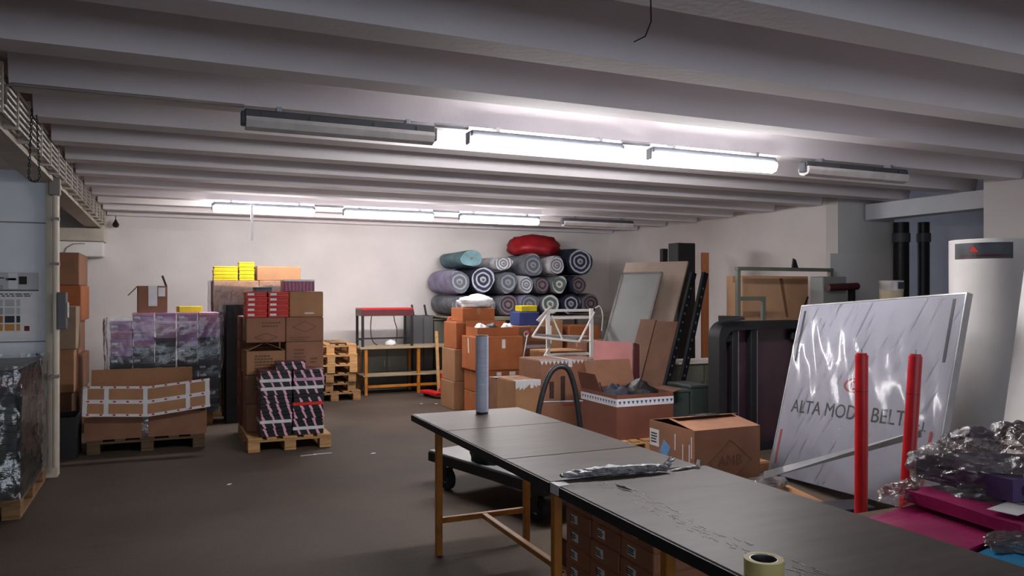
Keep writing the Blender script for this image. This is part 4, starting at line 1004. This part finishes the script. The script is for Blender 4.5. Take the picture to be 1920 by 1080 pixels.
for k, (px, py, r_, m_, l_) in enumerate(((895, 574, (.3, .2, .12), 'bag_white', 'white crumpled sheeting hanging below the navy roll'),)):
    pass

# ---------------------------------------------------------------- leaning boards and poles
def lean(name, q, th, mats, label, cat, frame=None):
    if not frame: return tag(MB().slab(q, th).build(name, mats), label, cat)
    t = thing(name, label, cat, q[0]); o3 = Vector(q[0]); Q = [Vector(p)-o3 for p in q]
    MB().slab(Q, th).build('panel', mats, t)
    n = (Q[1]-Q[0]).cross(Q[2]-Q[0]).normalized()
    for i in range(4):
        a, b = Q[i], Q[(i+1) % 4]; cen = sum(Q, Vector())/4; inn = (cen - (a+b)/2).normalized()*.03
        MB().slab([a+n*.006, b+n*.006, b+inn+n*.006, a+inn+n*.006], th+.012).build('frame_bar', frame, t)
    return t
dl = Vector((.9, .4, 2.05)); e_ = Vector((.43, -.8, 0))
def board(base, ln, ht, th, mats, label, name='leaning_board', frame=None):
    b0 = Vector(base); b1 = b0 + e_.normalized()*ln; u = dl.normalized()*ht
    return lean(name, [b0, b1, b1+u, b0+u], th, mats, label, 'board', frame)
board((5.08, 9.0, .03), .95, 2.28, .03, 'tan_board', 'tall pinkish tan board leaning towards the black column')
board((4.99, 8.88, .03), .62, 2.12, .025, 'grey_panel', 'tall framed grey panel leaning in front of the tan board', 'framed_panel', 'chrome')
board((5.16, 8.38, .03), .22, 1.42, .04, 'brown_board', 'short dark brown board leaning before the framed grey panel')
board((5.22, 8.10, .03), .30, 1.40, .05, 'carton_dark', 'short brown cardboard sheet leaning next to the dark brown board')
tag(MB().box(6.92, 7.24, 9.45, 9.7, 0, 2.40, bev=.01).build('black_column', 'black_plastic'), 'tall black boxed column standing near the wall behind the boards', 'column')
tag(MB().box(7.0, 7.1, 9.95, 10.03, 0, 2.34, bev=.006).build('black_post', 'black_metal'), 'slim black post standing behind the tan board', 'post')
tag(MB().box(7.32, 7.45, 9.4, 9.43, 0, 2.26, bev=.004).build('plank', 'wood_orange'), 'orange-brown plank standing beside the black column', 'plank')
for k, (pb, pt_, l) in enumerate((((1228, 815, 7.66), (1300, 512, 7.98), 'black rack upright leaning next to the brown cardboard sheet'), ((1258, 815, 7.5), (1322, 512, 7.82), 'black rack upright leaning beside the rounded black frame'))):
    a = at_z(pb[0], 802, 0.0); sc = pb[2]/a.y
    r = ray(pb[0], 550); d = pb[2]/r.y; a = Vector((r.x*d, pb[2], .012)); b = at_y(*pt_)
    t = thing('rack_upright', l, 'rack upright', a); v = b-a; x_ = Vector((0, 1, 0)).cross(v).normalized()*.035; y_ = v.cross(x_).normalized()*.025
    MB().add([(-x_-y_), (x_-y_), (x_+y_), (-x_+y_), (v-x_-y_), (v+x_-y_), (v+x_+y_), (v-x_+y_)], [(0,3,2,1),(4,5,6,7),(0,1,5,4),(1,2,6,5),(2,3,7,6),(3,0,4,7)]).build('channel', 'black_matte', t)
    mb = MB()
    for j in range(14): c = v*(.18+.055*j) - y_*1.03; mb.slab([c-x_*.3-v*.006, c+x_*.3-v*.006, c+x_*.3+v*.006, c-x_*.3+v*.006], .002)
    mb.build('slots', 'cabinet_grey', t)
for k, (x0, x1, h, l) in enumerate(((4.99, 5.22, .60, 'green-grey metal box beside the open carton'), (5.24, 5.48, .64, 'taller green-grey metal box in front of the leaning uprights'))):
    t = thing('metal_box', l, 'metal box', (x0, 6.92, 0)); MB().box(0, x1-x0, 0, .42, 0, h-.03, bev=.006).build('body', 'green_grey_metal', t); MB().box(-.006, x1-x0+.006, -.006, .426, h-.0295, h, bev=.004).build('lid', 'green_grey_metal', t)
t = cabinet(6.1, 6.9, 8.3, 8.75, .72, 'grey_green_paint', 'low grey-green cabinet with a white top behind the rounded black frame')
MB().box(-.02, .82, -.02, .46, .7205, .75, bev=.004).build('top', 'white_paint', t)

# rounded black frame
t = thing('rounded_frame', 'large upright black frame with rounded corners and dark purple panels', 'frame panel', (5.12, 6.30, 0), R(4))
W_, H_ = 1.30, 1.36
def rrect(w, h, r, n=8, z0=0):
    pts = []
    for cx, cz, a0 in ((w-r, z0+r, -90), (w-r, z0+h-r, 0), (r, z0+h-r, 90), (r, z0+r, 180)):
        for k in range(n+1): q = R(a0+90*k/n); pts.append((cx+r*math.cos(q), cz+r*math.sin(q)))
    return pts
po = rrect(W_, H_, .16); pi_ = [(.09+x*(W_-.18)/W_, .09+z*(H_-.18)/H_) for x, z in po]; n = len(po); mb = MB()
vs_ = [(x, 0, z) for x, z in po] + [(x, 0, z) for x, z in pi_] + [(x, .16, z) for x, z in po] + [(x, .12, z) for x, z in pi_]; fs_ = []
for i in range(n):
    j = (i+1) % n; fs_ += [(i, j, n+j, n+i), (i, 2*n+i, 2*n+j, j), (n+i, n+j, 3*n+j, 3*n+i), (2*n+i, 3*n+i, 3*n+j, 2*n+j)]
smooth_by_angle(mb.add(vs_, fs_).build('outer_frame', 'black_metal', t))
n = len(pi_); MB().add([(x, .10, z) for x, z in pi_] + [(x, .115, z) for x, z in pi_], [tuple(range(n)), tuple(range(n, 2*n))] + [(i, (i+1) % n, n+(i+1) % n, n+i) for i in range(n)]).build('inner_panel', 'purple_glass', t)
for x in (.20, .46): MB().box(x, x+.07, .02, .099, .09, H_-.09, bev=.006).build('vertical_bar', 'black_metal', t)
MB().box(.275, .283, .015, .018, .1, H_-.1).box(.54, .548, .015, .018, .1, H_-.1).build('trim_strip', 'zinc', t)
for x, z in ((.12, H_-.22), (W_-.22, H_-.22)): MB().box(x, x+.1, .03, .098, z, z+.1, bev=.015).build('corner_plate', 'black_metal', t)
MB().cyl((W_-.13, -.03, .72), (W_-.13, .02, .72), .035, n=14).build('latch', 'zinc', t)
MB().slab([(-.04, -.03, H_+.005), (.30, -.05, H_+.04), (.42, .1, H_+.05), (.1, .12, H_+.06)], .02).build('top_corner_plate', 'dark_steel', t)
tag(MB().cyl((4.72, 7.2, 1.36), (5.35, 6.42, 1.385), .018, n=10).build('black_bar', 'black_metal'), 'black bar lying level from the rounded frame to the leaning boards', 'bar') if False else None

# big tan cartons in front of the right wall
carton(6.85, 7.95, 7.95, 8.25, 0, 1.15, 'carton_light', 'tall tan carton against the right wall under the flat big one', tape_dir='x')
carton(6.82, 7.95, 7.93, 8.25, 1.152, 1.88, 'carton_light', 'large upright tan carton with a printed line on the right wall side', tape_dir='x', marks=[('dash', 'front', -.05, -.27, .42, .03, 'ink', 1), ('dash', 'front', .33, -.265, .03, .04, 'ink_red', 1)])
c_ = [o for o in bpy.data.objects if o.get('label', '').startswith('large upright tan')][0]
MB().slab([(.05, -.162, .70), (.11, -.162, .70), (.21, -.162, .18), (.17, -.162, .18)], -.0015).build('tape', 'carton_brown', c_)
MB().tube(smoothpath([Vector((.55, -.165, .45)), Vector((.48, -.167, .3)), Vector((.44, -.167, .12)), Vector((.43, -.165, 0))]), .012).build('strap', 'black_plastic', c_)
t = thing('steel_frame', 'grey-green steel trestle frame standing in front of the large upright carton', 'frame', (6.38, 7.5, 0))
for x, h in ((0, 1.93), (1.52, 1.93)): put('post', cbox(.05, .05, h, 'grey_green_paint', .004), t, (x, 0, 0))
MB().box(-.025, 1.545, -.03, .03, 1.931, 1.975).build('top_rail', 'grey_green_paint', t); MB().box(.026, .42, -.02, .02, 1.56, 1.61).box(.37, .42, -.02, .02, .9, 1.56).box(.026, 1.494, -.02, .02, .86, .9).build('brace', 'grey_green_paint', t)
tag(MB().slab([(.0, 0, 0), (.1, 0, 0), (.06, 0, .1), (.02, 0, .12)], .02).build('black_scrap', 'black_plastic', loc=(7.27, 7.52, 1.9755)), 'small black offcut standing on the steel frame', 'scrap')
t = thing('grey_unit', 'grey upright panel unit with two dark red rollers at its side', 'machine', (7.46, 7.2, 0))
MB().box(0, .40, 0, .22, 0, 1.86, bev=.01).build('case', 'grey_panel', t)
for z in (1.72, 1.40): smooth_by_angle(MB().cyl((.02, -.055, z), (.52, -.055, z+.02), .045, n=16).build('roller', 'dark_red', t))
MB().box(.42, .46, -.08, .0, 1.3, 1.72).build('bracket', 'black_metal', t)
carton(7.55, 8.1, 6.3, 6.9, 0, 1.48, 'dark_red_card', 'tall dark brown carton under the cream bucket', tape=None)
t = thing('bucket', 'cream plastic bucket with a clear rim on the tall dark carton', 'bucket', (7.93, 6.6, 1.482))
smooth_by_angle(MB().cyl((0,0,0), (0,0,.2), .125, .133, 24).build('body', 'cream_plastic', t)); smooth_by_angle(MB().ring((0,0,.2005), 'z', .115, .136, .12, 24).build('rim', 'clear_grey_plastic', t)); MB().box(-.05, .05, -.139, -.134, .22, .3).build('label', 'slate', t)
# bay: dark pipes and planks
for k, (x, y, r_, l) in enumerate(((9.2, 7.5, .10, 'thick dark pipe in the bay corner next to the grey side wall'), (9.45, 7.35, .075, 'thinner dark pipe beside the thick one in the bay'))):
    t = thing('dark_pipe', l, 'pipe', (x, y, 0)); smooth_by_angle(MB().cyl((0,0,0), (0,0,2.62), r_, n=18).build('pipe', 'dark_steel', t))
    for z in (1.2, 2.35): smooth_by_angle(MB().cyl((0,0,z), (0,0,z+.12), r_+.015, n=18).build('collar', 'cabinet_grey', t))
tag(MB().slab([(9.55, 6.3, .003), (9.63, 6.3, .003), (9.62, 6.72, 2.2), (9.54, 6.72, 2.2)], .05).build('plank', 'dark_red'), 'dark brown plank standing in the bay by the pipes', 'plank')
tag(MB().slab([(8.9, 5.75, .003), (8.98, 5.75, .003), (9.3, 6.0, 2.3), (9.22, 6.0, 2.3)], .04).build('plank', 'cabinet_grey'), 'grey plank leaning in the bay behind the white cylinder', 'plank')
carton(8.6, 9.1, 5.1, 5.5, 0, 1.7, 'carton_brown', 'tall brown carton standing in the bay behind the white cylinder', tape=None)
SIGN_Q = [(5.003, 5.466, .02), (4.746, 3.661, .139), (5.183, 3.697, 1.645), (5.44, 5.501, 1.527)]
# ---------------------------------------------------------------- sign, posts, cylinder, near right
SG = SIGN_Q
bl, br, tr_, tl = [Vector(p) for p in SG]
ex = (br-bl).normalized(); ey = (tl-bl); ey = (ey - ex*ey.dot(ex)).normalized(); nz_ = ex.cross(ey)
Ws, Hs = (br-bl).length, (tl-bl).length
mt_ = Matrix((ex, ey, nz_)).transposed().to_4x4(); mt_.translation = bl
t = thing('sign_board', 'white sign board lettered ALTA MODA BELT under clear film, leaning by the red posts', 'sign', (0, 0, 0)); t.matrix_world = mt_
MB().box(0, Ws, 0, Hs, -.05, 0, bev=.004).build('board', 'sign_white', t)
MB().box(Ws+.0005, Ws+.012, 0, Hs, -.052, .002).box(-.012, -.0005, 0, Hs, -.052, .002).box(-.012, Ws+.012, Hs+.0005, Hs+.012, -.052, .002).build('edge_profile', 'zinc', t)
text_mesh('ALTA MODA BELT', .165, 'lettering', 'sign_ink', t, (Ws*.445, Hs*.40, .002), (0,0,0), .001)
text_mesh('s.r.l.', .10, 'lettering', 'sign_ink', t, (Ws*.88, Hs*.375, .002), (0,0,0), .001)
lg = MB().ring((0,0,0), 'z', .085, .105, .002, 36); lg.build('logo_ring', 'ink_red', t, loc=(Ws*.49, Hs*.545, .001)).scale = (1.25, .6, 1)
MB().tube([(-.045, .0, .001), (-.02, .03, .001), (.02, .03, .001), (.03, -.02, .001), (-.02, -.03, .001), (-.04, -.005, .001)], .008, 6).build('logo_mark', 'ink_red', t, loc=(Ws*.49, Hs*.545, .002))
MB().slab([(-.02, .05, .001), (.02, .05, .001), (.005, .12, .001), (-.005, .12, .001)], -.002).build('logo_mark', 'ink_red', t, loc=(Ws*.49, Hs*.545, .001))
for (x, y0, y1, m_) in ((.05, .66, .97, 'dark_steel'), (Ws-.10, .68, .98, 'dark_steel'), (.05, .06, .26, 'ink_red'), (Ws-.10, .03, .36, 'ink_red')):
    MB().box(x, x+.025, Hs*y0, Hs*y1, .0005, .003).build('corner_stripe', m_, t)
def film_fn(u, v):
    x, y = u*Ws, v*Hs
    return Vector((x, y, .012 + .010*noise.noise(Vector((x*7+y*3, y*1.5, 1.3))) + .004*noise.noise(Vector((x*25+y*9, y*4, 4)))))
MB().grid(60, 50, film_fn).build('stretch_film', 'film_sign', t, smooth=True)

def post(a, b, r_, label):
    a, b = Vector(a), Vector(b); t = thing('red_post', label, 'post', a); v = b-a
    smooth_by_angle(MB().cyl((0,0,0), v*.985, r_, n=20).build('tube', 'red_paint', t)); d = v.normalized()
    smooth_by_angle(MB().cyl(v*.9855, v*.995, r_*.82, n=20).build('cap', 'red_paint', t)); MB().cyl(v*.9955, v+d*.02, r_*.12, n=8).build('pin', 'zinc', t)
    MB().cyl(v*.80, v*.803, r_*1.01, n=20).build('seam', 'dark_red', t)
    return t
r = ray(1614, 550); d = 5.0; a = Vector((r.x*d, r.y*d, 0)); post(a, a + Vector((.008, 0, 1.27)), .040, 'upright red steel post nearer the sign lettering MODA')
r = ray(1692, 550); d = 4.75; a = Vector((r.x*d, r.y*d, .006)); r2 = ray(1717, 662); post(a, Vector((r2.x*4.8, r2.y*4.8, 1.65+r2.z*4.8)), .040, 'leaning red steel post nearer the plastic-wrapped folders')
# metal bar
a, b = at_y(1430, 890, 5.35), at_y(1785, 838, 3.8)
tag(MB().slab([at_z(1432, 898, .16), Vector((4.72, 3.70, .66)), Vector((4.72, 3.70, .71)), at_z(1432, 884, .20)], .03).build('metal_bar', 'zinc'), 'long grey metal bar propped in front of the sign board', 'bar')
# white cylinder
r = ray(1852, 550); d = 6.45; c = Vector((r.x*d, r.y*d, 0)); rad = .285
t = thing('white_cylinder', 'large white cylinder with a dark label plate near its top', 'cylinder', c)
smooth_by_angle(MB().cyl((0,0,.0), (0,0,2.08), rad*.98, rad, 48).build('shell', 'white_paint', t))
MB().ring((0,0,2.0805), 'z', rad*.9, rad*1.004, .012, 48).build('rim', 'white_paint', t)
a0 = math.atan2(-c.y, -c.x)      # towards the eye
def arc(a1, a2, z0, z1, rr): return lambda u, v: Vector(((rr)*math.cos(a1+(a2-a1)*u), rr*math.sin(a1+(a2-a1)*u), z0+(z1-z0)*v))
MB().grid(16, 2, arc(a0-.95, a0+.65, 1.93, 2.06, rad*1.004)).build('label_plate', 'slate', t, smooth=True)
MB().grid(12, 2, arc(a0-.75, a0+.55, 1.945, 1.965, rad*1.007)).build('label_line', 'dark_red', t)
am = a0-.35
MB().add([(rad*1.02*math.cos(am-.13), rad*1.02*math.sin(am-.13), 1.985), (rad*1.02*math.cos(am+.13), rad*1.02*math.sin(am+.13), 1.985), (rad*1.02*math.cos(am), rad*1.02*math.sin(am), 2.04)], [(0,1,2)]).build('label_triangle', 'red_card', t)
# white panel leaning at the far right
tag(MB().slab([at_y(1852, 1010, 3.35), (5.2, 1.9, .02), (5.75, 2.0, 2.0), at_y(1925, 470, 3.6)], .03).build('leaning_board', 'white_paint'), 'plain white panel leaning in front of the white cylinder', 'panel')
# wrapped folders
pallet(2.5, 1.36, 'pallet under the plastic-wrapped folders beside the work table', 1.2, 1.2, mat='old_pine')
for r in range(2):
    for k in range(2): carton(2.54+.56*k, 3.08+.56*k, 1.4, 2.54, .145+.26*r, .145+.26*r+.258, 'carton_dark', 'dark carton under the plastic-wrapped folders', tape=None, group='cartons under the folders')
zt = .145 + 2*.26 + .001
def sheet(name, c, w, d, h, rz, mat, label, wob=.012, seed=0):
    t = thing(name, label, 'folder', c, R(rz))
    def fn(u, v): return Vector(((u-.5)*w, (v-.5)*d, h + wob*noise.noise(Vector((u*2.2+seed, v*2.2, seed)))))
    m = MB(); m.grid(12, 12, fn); m.grid(12, 12, lambda u, v: Vector((fn(u, v).x, fn(u, v).y, .0)))
    ring_ = [(u, 0) for u in [i/11 for i in range(12)]] + [(1, i/11) for i in range(12)] + [(1-i/11, 1) for i in range(12)] + [(0, 1-i/11) for i in range(12)]
    m.grid(len(ring_), 2, lambda u, v: (lambda k: (Vector((fn(*ring_[k]).x, fn(*ring_[k]).y, 0)) if v == 0 else fn(*ring_[k])))(int(round(u*(len(ring_)-1)))))
    m.build('folder_pack', mat, t); return t
z = zt
k1 = sheet('folder_pack', (2.92, 2.15, z), .62, .44, .05, 8, 'folder_magenta', 'magenta folder pack spread next to the work table')
k2 = sheet('folder_pack', (2.80, 1.72, z), .46, .34, .045, 10, 'folder_blue', 'bright blue folder pack next to the work table', seed=4)
k3 = sheet('folder_pack', (3.24, 2.10, z+.07), .60, .55, .05, -6, 'folder_magenta', 'magenta folder pack with a white label lying on top of the other packs', seed=7)
k4 = sheet('folder_pack', (3.36, 2.24, z+.14), .46, .46, .09, -3, 'folder_violet', 'violet folder pack under the heap of clear plastic', seed=9)
MB().box(-.11, .11, -.05, .06, .064, .066, mat=Matrix.Rotation(.3, 4, 'Z')).build('label', 'paper_white', k3, loc=(-.16, -.14, 0))
def heap(name, c, r, mat, label, seed, n=56):
    c = Vector(c)
    def fn(u, v):
        a = u*2*math.pi; b = v*math.pi*.5
        d = Vector((math.cos(a)*math.cos(b), math.sin(a)*math.cos(b), math.sin(b)))
        q = 1 + .30*noise.noise(d*2.0+Vector((seed,0,0))) + .20*abs(noise.noise(d*5+Vector((0,seed,0)))) + .10*abs(noise.noise(d*12+Vector((0,seed,3))))
        return Vector((d.x*r[0]*q, d.y*r[1]*q, d.z*r[2]*q))
    return tag(MB().grid(n, n//2, fn, wrap=True).build(name, mat, None, loc=c), label, 'plastic film')
heap('plastic_heap', (3.40, 2.24, z+.10), (.34, .34, .25), 'film_heap', 'crumpled heap of clear plastic film over the violet folder pack', 3)
heap('plastic_heap', (3.02, 2.44, z+.055), (.12, .09, .08), 'film_heap', 'small crumple of clear plastic on the magenta folder pack', 8, 36)
heap('plastic_heap', (2.98, 1.86, z+.05), (.22, .10, .04), 'film_heap', 'thin sheet of clear plastic across the blue and magenta packs', 12, 36)
# debris on the floor before the sign
carton(4.78, 5.10, 5.55, 5.95, 0, .10, 'carton_tan', 'flat tan carton on the floor between the AMB carton and the sign', tape=None)
tag(MB().slab([(4.15, 4.45, .004), (4.72, 4.5, .004), (4.74, 5.0, .05), (4.18, 4.9, .06)], -.006).build('cardboard_sheet', 'carton_tan'), 'loose cardboard sheet on the floor in front of the sign board', 'cardboard')
lump('plastic_scrap', (4.45, 4.9, .07), (.2, .12, .06), 'film_heap', 'crumpled clear plastic lying on the loose cardboard sheet', 'plastic film', 21, .4)
tag(MB().box(-.3, .3, -.12, .12, 0, .1, bev=.006).build('dark_case', 'dark_steel', loc=(4.42, 4.2, 0), rot=(0, 0, R(-8))), 'dark flat case on the floor in front of the sign board', 'case')
lump('plastic_scrap', (4.45, 3.8, 0), (.2, .16, .08), 'film_heap', 'crumpled clear plastic on the floor between the red posts', 'plastic film', 24, .4)
# litter
for k, (px, py) in enumerate(((790, 757), (818, 757), (590, 852), (430, 908), (700, 850))):
    p = at_z(px, py, .002); rz = rnd.random()*3
    tag(MB().box(-.025, .025, -.014, .014, 0, .0015).build('paper_scrap', 'paper_white', loc=p, rot=(0, 0, rz)), 'tiny white paper scrap on the bare floor', 'paper', 'paper scraps on the floor')
tag(MB().tube(smoothpath([at_z(563, 855, .004), at_z(590, 852, .004), at_z(622, 849, .004)]), .004, 6).build('strap_piece', 'paper_white'), 'white strapping strip on the floor in front of the pale pallet', 'strap')
